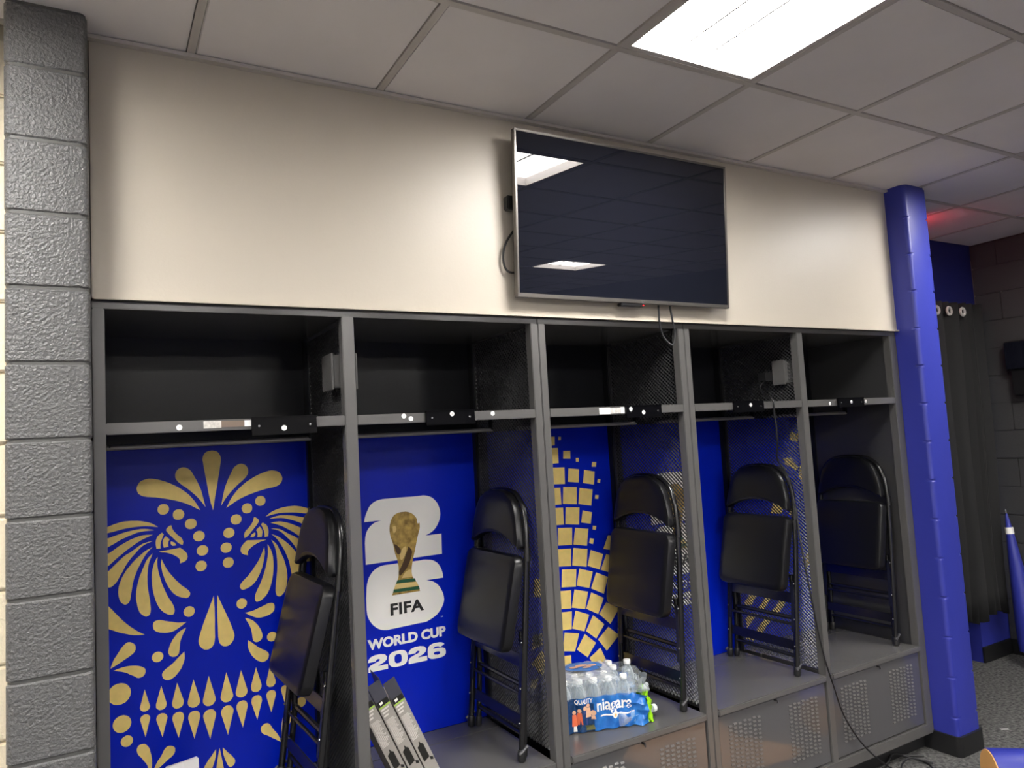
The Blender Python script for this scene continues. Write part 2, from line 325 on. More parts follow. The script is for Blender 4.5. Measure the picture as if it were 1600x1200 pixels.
EXIT = 5.0
TRACE = r'''{"half":[[[366,1563],[364,1572],[362,1582],[360,1592],[357,1605],[354,1619],[350,1633],[344,1648],[338,1663],[331,1677],[326,1687],[321,1697],[315,1705],[309,1710],[302,1714],[295,1716],[288,1716],[282,1714],[276,1711],[271,1706],[267,1699],[265,1692],[265,1686],[265,1680],[267,1675],[270,1670],[273,1665],[278,1660],[287,1651],[299,1642],[310,1632],[321,1621],[332,1610],[342,1598],[351,1586],[359,1574]],[[348,1553],[342,1564],[336,1576],[329,1588],[320,1600],[311,1612],[300,1623],[287,1634],[273,1645],[258,1654],[244,1662],[229,1669],[214,1675],[201,1679],[188,1682],[176,1683],[166,1681],[156,1678],[148,1673],[143,1666],[139,1658],[137,1650],[138,1643],[140,1637],[143,1631],[148,1627],[153,1623],[160,1620],[172,1617],[186,1615],[200,1613],[217,1609],[234,1605],[251,1600],[267,1595],[283,1589],[299,1582],[316,1573],[333,1562]],[[242,1568],[241,1575],[238,1580],[233,1585],[226,1587],[220,1587],[213,1585],[208,1580],[205,1575],[204,1568],[205,1561],[208,1556],[213,1551],[220,1549],[226,1549],[233,1551],[238,1556],[241,1561]],[[293,1544],[291,1551],[288,1557],[283,1561],[276,1563],[270,1563],[263,1561],[258,1557],[255,1551],[254,1544],[255,1537],[258,1531],[263,1527],[270,1525],[276,1525],[283,1527],[288,1531],[291,1537]],[[334,1506],[333,1513],[329,1519],[324,1523],[317,1525],[311,1525],[304,1523],[299,1519],[295,1513],[294,1506],[295,1499],[299,1493],[304,1489],[311,1487],[317,1487],[324,1489],[329,1493],[333,1499]],[[361,1458],[360,1465],[356,1471],[351,1475],[344,1477],[338,1477],[331,1475],[326,1471],[322,1465],[321,1458],[322,1451],[326,1445],[331,1441],[338,1439],[344,1439],[351,1441],[356,1445],[360,1451]],[[372,1404],[371,1411],[367,1417],[362,1421],[355,1423],[349,1423],[342,1421],[337,1417],[333,1411],[332,1404],[333,1397],[337,1391],[342,1387],[349,1385],[355,1385],[362,1387],[367,1391],[371,1397]],[[366,1348],[364,1355],[361,1361],[356,1365],[349,1367],[343,1367],[336,1365],[331,1361],[328,1355],[326,1348],[328,1341],[331,1335],[336,1331],[343,1329],[349,1329],[356,1331],[361,1335],[364,1341]],[[321,1189],[320,1195],[317,1201],[312,1205],[305,1208],[299,1208],[292,1205],[287,1201],[284,1195],[283,1189],[284,1183],[287,1177],[292,1173],[299,1170],[305,1170],[312,1173],[317,1177],[320,1183]],[[214,1047],[213,1053],[209,1059],[204,1063],[198,1065],[192,1065],[186,1063],[181,1059],[177,1053],[176,1047],[177,1041],[181,1035],[186,1031],[192,1029],[198,1029],[204,1031],[209,1035],[213,1041]],[[205,1506],[197,1512],[189,1518],[180,1523],[170,1527],[160,1530],[149,1533],[139,1535],[129,1536],[118,1537],[106,1537],[94,1537],[82,1535],[69,1532],[57,1528],[46,1524],[39,1521],[32,1517],[28,1513],[27,1509],[28,1504],[30,1501],[34,1500],[40,1501],[46,1502],[59,1504],[73,1507],[88,1510],[102,1512],[116,1513],[130,1514],[142,1514],[155,1514],[167,1513],[180,1511],[193,1508]],[[192,1496],[183,1499],[172,1502],[161,1504],[149,1505],[136,1504],[124,1503],[112,1501],[100,1499],[88,1496],[74,1492],[60,1488],[46,1484],[33,1480],[21,1477],[10,1474],[10,1444],[21,1446],[33,1449],[45,1453],[55,1458],[65,1463],[75,1469],[87,1475],[99,1480],[112,1485],[124,1489],[136,1493],[148,1495],[163,1496],[178,1496]],[[187,1480],[178,1481],[167,1482],[157,1482],[147,1481],[137,1478],[127,1475],[116,1471],[105,1466],[93,1460],[77,1451],[61,1440],[45,1430],[32,1421],[20,1412],[9,1404],[9,1358],[20,1367],[32,1377],[44,1387],[56,1397],[67,1407],[79,1417],[91,1426],[102,1435],[114,1443],[126,1451],[138,1459],[151,1466],[163,1471],[176,1476]],[[187,1458],[177,1457],[165,1455],[154,1452],[143,1446],[133,1439],[123,1432],[112,1425],[100,1419],[89,1411],[75,1398],[60,1384],[47,1371],[38,1363],[31,1356],[26,1348],[25,1339],[26,1329],[29,1321],[34,1317],[41,1314],[48,1313],[54,1314],[59,1318],[64,1322],[71,1330],[77,1341],[83,1352],[91,1366],[98,1380],[107,1394],[117,1407],[128,1419],[138,1430],[145,1437],[152,1443],[160,1448],[169,1452],[179,1455]],[[186,1437],[178,1433],[169,1429],[160,1424],[150,1416],[139,1407],[129,1398],[119,1388],[110,1377],[101,1366],[93,1353],[86,1340],[81,1327],[77,1315],[75,1303],[74,1291],[75,1280],[77,1269],[80,1260],[84,1254],[90,1249],[95,1246],[100,1247],[104,1249],[108,1253],[111,1260],[113,1269],[114,1278],[116,1289],[118,1302],[120,1314],[123,1327],[127,1340],[132,1353],[137,1366],[144,1379],[150,1391],[156,1401],[162,1411],[169,1420],[175,1426],[181,1432]],[[186,1414],[180,1409],[174,1403],[168,1396],[162,1386],[158,1375],[153,1364],[148,1351],[142,1337],[138,1322],[134,1306],[131,1289],[130,1273],[130,1259],[132,1245],[134,1232],[137,1222],[140,1213],[145,1206],[150,1201],[156,1196],[161,1194],[165,1195],[170,1197],[173,1200],[175,1206],[176,1214],[176,1222],[175,1235],[174,1249],[172,1263],[170,1278],[168,1293],[167,1308],[167,1322],[167,1335],[168,1348],[169,1361],[171,1373],[174,1385],[178,1395],[182,1405]],[[201,1399],[197,1393],[194,1386],[190,1379],[187,1369],[184,1358],[182,1346],[181,1331],[181,1315],[182,1299],[184,1282],[187,1266],[191,1250],[195,1237],[200,1225],[206,1214],[212,1206],[219,1199],[227,1193],[234,1189],[242,1187],[248,1187],[251,1190],[253,1195],[254,1201],[253,1208],[251,1216],[248,1224],[242,1236],[235,1248],[229,1261],[224,1274],[219,1287],[214,1301],[210,1316],[206,1332],[203,1347],[201,1358],[200,1368],[200,1378],[200,1386],[201,1393]],[[214,1390],[213,1383],[212,1375],[212,1366],[214,1354],[216,1340],[220,1327],[224,1313],[229,1300],[235,1287],[241,1277],[247,1267],[254,1259],[262,1252],[270,1247],[279,1243],[286,1241],[293,1239],[299,1240],[303,1243],[306,1248],[307,1253],[306,1258],[303,1263],[299,1268],[293,1274],[285,1281],[277,1288],[269,1298],[260,1308],[252,1319],[244,1330],[236,1342],[230,1353],[226,1361],[223,1368],[220,1375],[218,1380],[216,1385]],[[248,1508],[245,1507],[242,1506],[239,1504],[236,1501],[233,1498],[231,1494],[231,1490],[233,1486],[236,1482],[241,1475],[248,1467],[255,1459],[261,1452],[267,1445],[273,1439],[277,1436],[281,1434],[285,1432],[286,1436],[287,1440],[287,1444],[286,1448],[284,1453],[282,1457],[278,1462],[273,1466],[268,1471],[263,1477],[258,1483],[254,1490],[251,1496],[250,1502]],[[217,1484],[212,1481],[207,1477],[202,1472],[199,1466],[197,1459],[196,1452],[196,1444],[197,1436],[198,1429],[211,1428],[211,1434],[211,1440],[212,1446],[213,1452],[215,1457],[217,1463],[219,1468],[221,1473],[223,1478]],[[229,1470],[226,1467],[223,1463],[221,1459],[220,1455],[219,1451],[219,1446],[220,1441],[221,1435],[222,1430],[238,1431],[237,1435],[237,1440],[237,1445],[238,1450],[240,1454],[242,1458]],[[246,1449],[245,1447],[245,1444],[245,1441],[247,1438],[249,1435],[252,1433],[256,1433],[260,1433],[264,1434],[262,1437],[260,1441],[258,1444],[254,1446],[250,1448]],[[205,1417],[216,1418],[229,1419],[241,1420],[253,1421],[265,1422],[276,1423],[282,1418],[289,1412],[294,1406],[298,1400],[300,1394],[301,1388],[300,1383],[297,1377],[293,1373],[287,1370],[280,1368],[274,1366],[275,1370],[275,1375],[275,1379],[272,1385],[267,1390],[261,1395],[254,1400],[246,1404],[238,1408],[227,1412],[215,1414]],[[292,1153],[285,1153],[277,1154],[268,1155],[258,1157],[247,1161],[236,1164],[224,1168],[212,1173],[202,1175],[196,1175],[190,1174],[186,1171],[183,1167],[182,1161],[182,1155],[183,1149],[185,1144],[189,1139],[195,1135],[203,1131],[211,1129],[220,1127],[230,1126],[239,1126],[249,1128],[258,1132],[267,1137],[276,1142],[284,1148]],[[291,1133],[287,1132],[282,1130],[277,1128],[270,1124],[263,1119],[257,1113],[251,1106],[245,1098],[240,1089],[235,1079],[232,1069],[230,1060],[230,1054],[232,1049],[234,1044],[238,1041],[243,1038],[248,1037],[253,1037],[258,1039],[262,1042],[265,1047],[266,1053],[267,1060],[268,1070],[269,1080],[271,1090],[274,1098],[277,1105],[280,1112],[284,1119],[288,1127]],[[283,1050],[278,1045],[271,1040],[265,1034],[257,1027],[249,1019],[240,1012],[231,1006],[221,1000],[214,994],[211,990],[209,986],[208,982],[209,976],[211,970],[215,965],[219,962],[224,960],[229,959],[236,960],[244,964],[251,968],[258,975],[265,983],[271,991],[275,999],[278,1006],[281,1014],[283,1021],[284,1028],[284,1034],[284,1040],[283,1045]],[[155,1132],[145,1133],[134,1134],[122,1136],[109,1140],[96,1145],[83,1150],[70,1156],[58,1163],[46,1169],[35,1175],[25,1180],[16,1185],[17,1280],[26,1270],[36,1258],[46,1246],[55,1235],[63,1223],[72,1212],[81,1200],[91,1188],[101,1177],[111,1167],[121,1158],[131,1149],[139,1143],[148,1137]],[[47,1035],[49,1042],[52,1050],[55,1058],[59,1066],[65,1074],[70,1082],[75,1089],[80,1097],[85,1103],[90,1108],[95,1112],[100,1115],[105,1115],[110,1114],[115,1111],[120,1107],[124,1102],[126,1096],[126,1090],[125,1084],[122,1078],[117,1073],[110,1068],[103,1064],[94,1059],[85,1054],[76,1049],[66,1044],[56,1039]],[[55,1026],[60,1027],[66,1029],[72,1030],[81,1032],[92,1033],[102,1033],[113,1032],[125,1030],[135,1027],[142,1024],[148,1020],[153,1016],[155,1012],[156,1007],[156,1002],[154,997],[152,993],[148,989],[143,987],[138,986],[133,986],[128,988],[123,993],[117,997],[109,1002],[101,1008],[93,1013],[86,1016],[79,1019],[72,1021],[66,1023],[60,1025]],[[109,944],[107,956],[101,967],[91,976],[79,980],[67,980],[55,976],[45,967],[39,956],[37,944],[39,932],[45,921],[55,912],[67,908],[79,908],[91,912],[101,921],[107,932]],[[109,841],[107,851],[102,860],[95,866],[85,870],[75,870],[65,866],[58,860],[53,851],[51,841],[53,831],[58,822],[65,816],[75,812],[85,812],[95,816],[102,822],[107,831]],[[113,780],[112,786],[109,792],[104,796],[97,799],[91,799],[84,796],[79,792],[76,786],[75,780],[76,774],[79,768],[84,764],[91,761],[97,761],[104,764],[109,768],[112,774]],[[152,943],[137,887],[136,882],[137,878],[139,873],[143,870],[147,868],[152,867],[157,868],[161,870],[165,873],[167,878],[168,882],[167,887]],[[205,944],[187,883],[187,878],[187,872],[190,868],[194,864],[198,861],[204,861],[209,861],[214,864],[218,867],[220,872],[221,877],[221,882]],[[257,944],[239,878],[239,872],[240,866],[243,861],[247,857],[252,854],[258,854],[264,855],[269,857],[274,861],[276,867],[277,873],[277,879]],[[311,945],[291,872],[290,865],[291,859],[294,853],[299,849],[305,846],[311,845],[317,846],[323,849],[328,853],[331,859],[332,865],[331,872]],[[363,947],[342,867],[341,860],[342,853],[346,848],[350,843],[356,840],[363,839],[370,840],[376,843],[380,848],[384,853],[385,860],[384,867]],[[152,779],[167,837],[168,842],[167,846],[165,851],[161,854],[157,856],[152,857],[147,856],[143,854],[139,851],[137,846],[136,842],[137,837]],[[206,766],[222,826],[223,832],[222,837],[219,842],[215,846],[210,848],[205,849],[199,848],[194,846],[190,842],[188,837],[187,831],[188,826]],[[258,751],[277,817],[277,823],[276,828],[274,834],[269,838],[264,841],[258,841],[252,841],[247,838],[242,834],[240,828],[239,823],[239,817]],[[310,735],[331,807],[331,814],[330,820],[327,825],[323,830],[317,832],[311,833],[305,833],[299,830],[295,826],[292,820],[291,814],[291,808]],[[363,721],[384,799],[385,806],[384,812],[380,818],[376,823],[370,826],[363,827],[356,826],[350,823],[346,818],[342,812],[341,806],[342,799]],[[165,645],[163,656],[160,668],[157,680],[153,689],[147,698],[142,706],[137,714],[131,721],[127,728],[125,734],[124,740],[124,745],[126,750],[128,754],[132,757],[137,758],[143,758],[149,757],[154,753],[158,748],[162,742],[165,734],[167,724],[169,715],[170,706],[171,698],[171,689],[171,681],[170,674],[169,666],[168,659],[166,651]],[[170,647],[174,657],[179,668],[184,679],[190,689],[197,698],[203,707],[207,715],[211,722],[216,727],[220,730],[225,731],[230,731],[235,729],[240,726],[244,722],[246,718],[246,713],[246,708],[244,703],[242,699],[238,695],[233,691],[227,688],[221,684],[213,678],[205,672],[196,666],[187,659],[178,653]],[[382,681],[377,675],[372,669],[367,662],[361,655],[355,649],[350,642],[346,636],[342,631],[340,625],[340,620],[342,614],[345,610],[349,607],[354,605],[358,605],[362,608],[366,614],[369,621],[373,631],[377,643],[380,655],[381,664],[382,673]],[[387,1234],[382,1220],[375,1203],[369,1187],[362,1170],[355,1152],[348,1135],[343,1120],[338,1105],[334,1092],[332,1084],[331,1076],[332,1069],[334,1062],[338,1055],[342,1050],[347,1046],[352,1043],[358,1042],[364,1042],[371,1044],[376,1047],[380,1052],[384,1058],[386,1066],[388,1081],[388,1099],[388,1118],[389,1141],[389,1165],[389,1188],[388,1205],[388,1220]]],"cen":[[[392,1548],[389,1561],[385,1575],[382,1591],[378,1612],[375,1634],[372,1656],[368,1679],[365,1701],[362,1721],[361,1731],[359,1739],[360,1747],[362,1754],[366,1762],[371,1767],[377,1770],[385,1772],[392,1773],[399,1772],[407,1770],[413,1766],[418,1760],[422,1752],[424,1743],[424,1734],[423,1725],[421,1714],[418,1692],[413,1667],[409,1642],[405,1621],[401,1601],[398,1582],[396,1570],[394,1558]],[[394,682],[391,668],[388,653],[385,637],[382,618],[379,599],[376,582],[412,572],[409,591],[406,612],[403,632],[400,650],[397,667]]],"mos":[[[1916,1753],[1939,1753],[1936,1711],[1914,1710]],[[1959,1751],[1975,1750],[1973,1734],[1958,1734]],[[1911,1699],[1953,1697],[1952,1624],[1908,1624]],[[1983,1682],[2024,1680],[2022,1641],[1980,1644]],[[2054,1643],[2071,1642],[2070,1623],[2053,1624]],[[2150,1617],[2176,1615],[2171,1592],[2146,1594]],[[1907,1605],[1984,1602],[1981,1522],[1904,1526]],[[2007,1595],[2069,1587],[2062,1523],[1998,1531]],[[2099,1582],[2162,1569],[2152,1506],[2087,1518]],[[2178,1532],[2195,1528],[2190,1510],[2173,1515]],[[1897,1509],[1953,1506],[1954,1426],[1897,1428]],[[1970,1508],[2048,1501],[2042,1419],[1962,1428]],[[2065,1496],[2143,1482],[2128,1404],[2052,1419]],[[2156,1454],[2177,1451],[2173,1433],[2153,1436]],[[1902,1413],[1962,1410],[1961,1329],[1899,1332]],[[1977,1410],[2057,1402],[2049,1320],[1969,1330]],[[2075,1386],[2130,1372],[2118,1317],[2061,1329]],[[2130,1306],[2151,1302],[2145,1284],[2126,1288]],[[1926,1317],[2007,1310],[2001,1228],[1921,1234]],[[2024,1307],[2102,1294],[2087,1214],[2008,1229]],[[2108,1248],[2132,1242],[2124,1217],[2101,1225]],[[2218,1249],[2258,1244],[2252,1171],[2184,1187]],[[1906,1218],[1993,1212],[1987,1129],[1906,1137]],[[2007,1213],[2089,1198],[2077,1114],[1994,1131]],[[2108,1191],[2180,1162],[2155,1090],[2083,1118]],[[2200,1160],[2278,1135],[2242,1057],[2160,1088]],[[1853,1124],[1914,1118],[1919,1035],[1860,1039]],[[1934,1120],[2016,1111],[2008,1029],[1926,1037]],[[2034,1111],[2112,1086],[2085,1011],[2012,1033]],[[2132,1079],[2201,1048],[2170,971],[2095,1008]],[[1899,1022],[1979,1017],[1972,932],[1899,939]],[[1998,1017],[2077,995],[2053,916],[1976,935]],[[2095,989],[2168,951],[2128,880],[2059,917]],[[2181,929],[2257,888],[2197,821],[2134,879]],[[1898,924],[1976,918],[1969,836],[1898,840]],[[1997,918],[2075,886],[2041,813],[1972,838]],[[2097,880],[2161,826],[2107,767],[2050,813]],[[2184,810],[2246,759],[2165,698],[2117,761]],[[1927,827],[2010,809],[1980,730],[1912,744]],[[2042,800],[2104,748],[2050,689],[1991,736]],[[2128,720],[2158,655],[2093,630],[2060,684]],[[1883,724],[1956,717],[1956,650],[1878,653]],[[2007,675],[2032,643],[2014,598],[1954,610],[1974,652]],[[1757,849],[1801,842],[1798,794],[1740,779]],[[1796,768],[1816,732],[1812,680],[1788,658],[1736,721]],[[1731,649],[1769,646],[1753,605],[1725,616]],[[1779,1097],[1816,1095],[1810,1010],[1769,1016]],[[1754,846],[1807,846],[1803,790],[1750,799]]],"b5":[[[3194,840],[3248,830],[3168,757],[3121,770],[3123,784]],[[3319,804],[3366,794],[3266,721],[3220,734]],[[3430,775],[3482,758],[3392,682],[3332,698]],[[3155,718],[3216,702],[3125,642],[3120,692]],[[3282,677],[3332,662],[3238,596],[3187,614]],[[3124,596],[3181,580],[3167,565],[3106,585]],[[3660,989],[3696,975],[3689,920],[3637,889]],[[3610,1702],[3684,1686],[3663,1636],[3595,1658]],[[3526,1549],[3591,1551],[3659,1490],[3628,1473],[3541,1516]],[[3664,1496],[3703,1499],[3679,1393],[3650,1427]],[[3415,1306],[3500,1298],[3478,1232],[3381,1245]],[[3564,1258],[3599,1242],[3576,1213],[3532,1224]]],"logo":{"two":[[975,1443],[976,1449],[977,1456],[979,1463],[982,1471],[985,1478],[989,1486],[993,1494],[998,1503],[1004,1510],[1011,1516],[1019,1521],[1027,1525],[1037,1528],[1049,1530],[1060,1531],[1070,1531],[1080,1531],[1093,1531],[1132,1531],[1180,1530],[1219,1530],[1230,1530],[1240,1531],[1249,1530],[1261,1527],[1273,1523],[1284,1517],[1293,1509],[1301,1500],[1308,1490],[1313,1478],[1317,1465],[1319,1452],[1319,1441],[1317,1430],[1314,1420],[1309,1408],[1302,1397],[1295,1387],[1288,1380],[1280,1374],[1272,1369],[1263,1365],[1253,1361],[1245,1358],[1320,1358],[1318,1271],[974,1269],[974,1294],[974,1321],[974,1345],[974,1356],[975,1366],[976,1376],[978,1386],[981,1396],[985,1405],[990,1413],[997,1421],[1004,1427],[1010,1431],[1016,1435],[1023,1438],[1032,1440],[1041,1442],[1049,1443]],"six":[[1034,1254],[1040,1256],[1046,1256],[1053,1257],[1064,1257],[1076,1257],[1090,1257],[1126,1257],[1170,1256],[1206,1256],[1219,1256],[1229,1257],[1240,1256],[1252,1254],[1264,1252],[1275,1248],[1285,1242],[1294,1235],[1301,1226],[1307,1216],[1312,1205],[1315,1194],[1317,1185],[1317,1177],[1318,1169],[1241,1169],[1250,1166],[1260,1163],[1270,1159],[1279,1153],[1287,1147],[1294,1139],[1301,1130],[1306,1120],[1311,1110],[1315,1099],[1317,1088],[1318,1077],[1316,1066],[1311,1054],[1305,1044],[1298,1034],[1290,1026],[1281,1018],[1271,1012],[1259,1006],[1249,1002],[1243,1000],[1238,998],[1232,996],[1221,995],[1208,995],[1193,995],[1158,994],[1117,993],[1083,992],[1071,992],[1060,991],[1050,992],[1039,994],[1028,997],[1018,1002],[1008,1009],[999,1017],[991,1026],[985,1035],[979,1045],[975,1055],[972,1065],[971,1075],[970,1085],[970,1096],[970,1108],[970,1120],[970,1132],[971,1143],[972,1155],[973,1167],[974,1178],[976,1189],[979,1199],[982,1208],[986,1217],[992,1225],[998,1233],[1006,1240],[1015,1246],[1025,1251]],"trophy":[[1138,1469],[1128,1468],[1118,1465],[1109,1461],[1102,1455],[1096,1447],[1091,1438],[1087,1427],[1084,1415],[1083,1403],[1083,1393],[1084,1382],[1086,1372],[1089,1361],[1093,1350],[1096,1339],[1098,1327],[1100,1315],[1102,1303],[1105,1292],[1109,1282],[1112,1271],[1114,1256],[1116,1241],[1116,1226],[1115,1214],[1114,1202],[1111,1191],[1107,1182],[1103,1175],[1098,1166],[1092,1153],[1087,1140],[1082,1128],[1208,1128],[1205,1138],[1201,1150],[1196,1161],[1189,1172],[1182,1183],[1176,1195],[1174,1207],[1174,1219],[1175,1231],[1177,1241],[1179,1252],[1182,1262],[1185,1275],[1189,1288],[1193,1301],[1196,1313],[1199,1325],[1202,1336],[1205,1347],[1208,1357],[1211,1367],[1214,1377],[1218,1387],[1220,1397],[1220,1404],[1220,1410],[1220,1416],[1217,1415],[1214,1414],[1211,1414],[1209,1419],[1209,1427],[1207,1435],[1203,1442],[1197,1449],[1191,1455],[1184,1460],[1176,1464],[1167,1467],[1158,1469],[1148,1469]],"swirl":[[1165,1322],[1170,1316],[1175,1310],[1179,1303],[1179,1292],[1176,1279],[1172,1267],[1166,1254],[1159,1242],[1151,1230],[1141,1220],[1131,1211],[1121,1203],[1119,1208],[1117,1215],[1117,1221],[1121,1230],[1127,1240],[1133,1250],[1138,1261],[1144,1272],[1149,1284],[1155,1297],[1160,1310]],"blot1":[[1127,1425],[1133,1431],[1141,1433],[1150,1427],[1155,1418],[1153,1409],[1147,1401],[1138,1397],[1130,1398],[1126,1411]],"blot2":[[1173,1393],[1183,1393],[1193,1387],[1199,1376],[1199,1363],[1191,1352],[1181,1347],[1173,1356],[1168,1371],[1168,1384]],"blot3":[[1101,1339],[1111,1334],[1122,1323],[1129,1311],[1130,1300],[1124,1295],[1116,1293],[1110,1300],[1105,1312],[1101,1328]],"hi1":[[1097,1411],[1103,1414],[1109,1414],[1113,1406],[1113,1395],[1107,1387],[1101,1383],[1097,1396]],"hi2":[[1131,1309],[1141,1320],[1151,1324],[1155,1317],[1155,1306],[1146,1284],[1134,1268],[1128,1269],[1124,1274],[1124,1291]],"hi3":[[1128,1193],[1136,1206],[1146,1217],[1159,1223],[1170,1223],[1174,1210],[1176,1193]],"band1":[[1108,1188],[1186,1185],[1192,1171],[1101,1174]],"band2":[[1090,1151],[1203,1150],[1207,1136],[1086,1138]],"band3":[[1100,1173],[1194,1169],[1202,1151],[1091,1152]]}}'''

# ------------------------------------------------------------------ lockers
ZT = 2.225; ZB = .5435; YBK = .575; ZS = 1.862; YP = .566
TR = json.loads(TRACE)
# expanded metal: one shared mesh, diamonds standing on end
def expanded_mesh(z0, z1, y0=.045, y1=.53):
    sw, lw, hw, th = .0112, .0090, .0018, .0011
    mb = MB(); ni = int((y1-y0)/sw); nj = int((z1-z0)/lw); V = []; F = []
    for i in range(ni):
        for j in range(nj+1):
            if (i+j) % 2: continue
            for dj in (1, -1):
                if not 0 <= j+dj <= nj: continue
                a = (y0+i*sw, z0+j*lw); b = (y0+(i+1)*sw, z0+(j+dj)*lw); L = math.hypot(b[0]-a[0], b[1]-a[1])
                nx, nz = -(b[1]-a[1])/L*hw, (b[0]-a[0])/L*hw; k = len(V)
                tl = th*1.7
                V += [(-th+tl, a[0]+nx, a[1]+nz), (-th-tl, a[0]-nx, a[1]-nz), (-th+tl, b[0]+nx, b[1]+nz), (-th-tl, b[0]-nx, b[1]-nz),
                      (th+tl, a[0]+nx, a[1]+nz), (th-tl, a[0]-nx, a[1]-nz), (th+tl, b[0]+nx, b[1]+nz), (th-tl, b[0]-nx, b[1]-nz)]
                F += [(k, k+1, k+3, k+2), (k+4, k+6, k+7, k+5), (k, k+2, k+6, k+4), (k+1, k+5, k+7, k+3)]
    return mb.add(V, F).mesh('mesh_panel', m_mesh)
MESH = expanded_mesh(.56, 2.19)
def clampx(P, a, b): return [(min(max(p[0]/1000, a), b), p[1]/1000) for p in P]
def year_digits(xa, xb, za, zb, y):
    """heavy extended 2026"""
    mb = MB(); sx = (xb-xa)/4.12; h = zb-za
    two = [(0, .6), (.02, .76), (.14, .92), (.36, 1), (.64, 1), (.86, .93), (.98, .76), (.94, .58), (.8, .45), (.58, .35), (.5, .3), (1, .3), (1, 0), (0, 0), (0, .26), (.1, .4), (.32, .5), (.54, .58), (.61, .66), (.56, .72), (.46, .72), (.4, .64), (.39, .6)]
    def ring(cx, cy, rx, ry, ix, iy, a0=0, a1=360, n=36, ex=.72):
        se = lambda a, R, r: (math.copysign(abs(math.cos(a))**ex, math.cos(a))*R, math.copysign(abs(math.sin(a))**ex, math.sin(a))*r)
        Q = []
        for k in range(n+1):
            a = math.radians(a0+(a1-a0)*k/n); p, q = se(a, rx, ry), se(a, ix, iy); Q.append(((cx+p[0], cy+p[1]), (cx+q[0], cy+q[1])))
        return [[Q[k][0], Q[k+1][0], Q[k+1][1], Q[k][1]] for k in range(n)]
    for d, polys in enumerate(([two], ring(.5, .5, .5, .5, .19, .28), [two], ring(.5, .5, .5, .5, .2, .26, 32, 270)+ring(.5, .325, .5, .325, .18, .105))):
        for n, p in enumerate(polys): mb.flat([(xa+sx*(1.04*d+q[0]), za+h*q[1]) for q in p], y-(.0004 if d == 3 and n >= 36 else 0))
    return mb
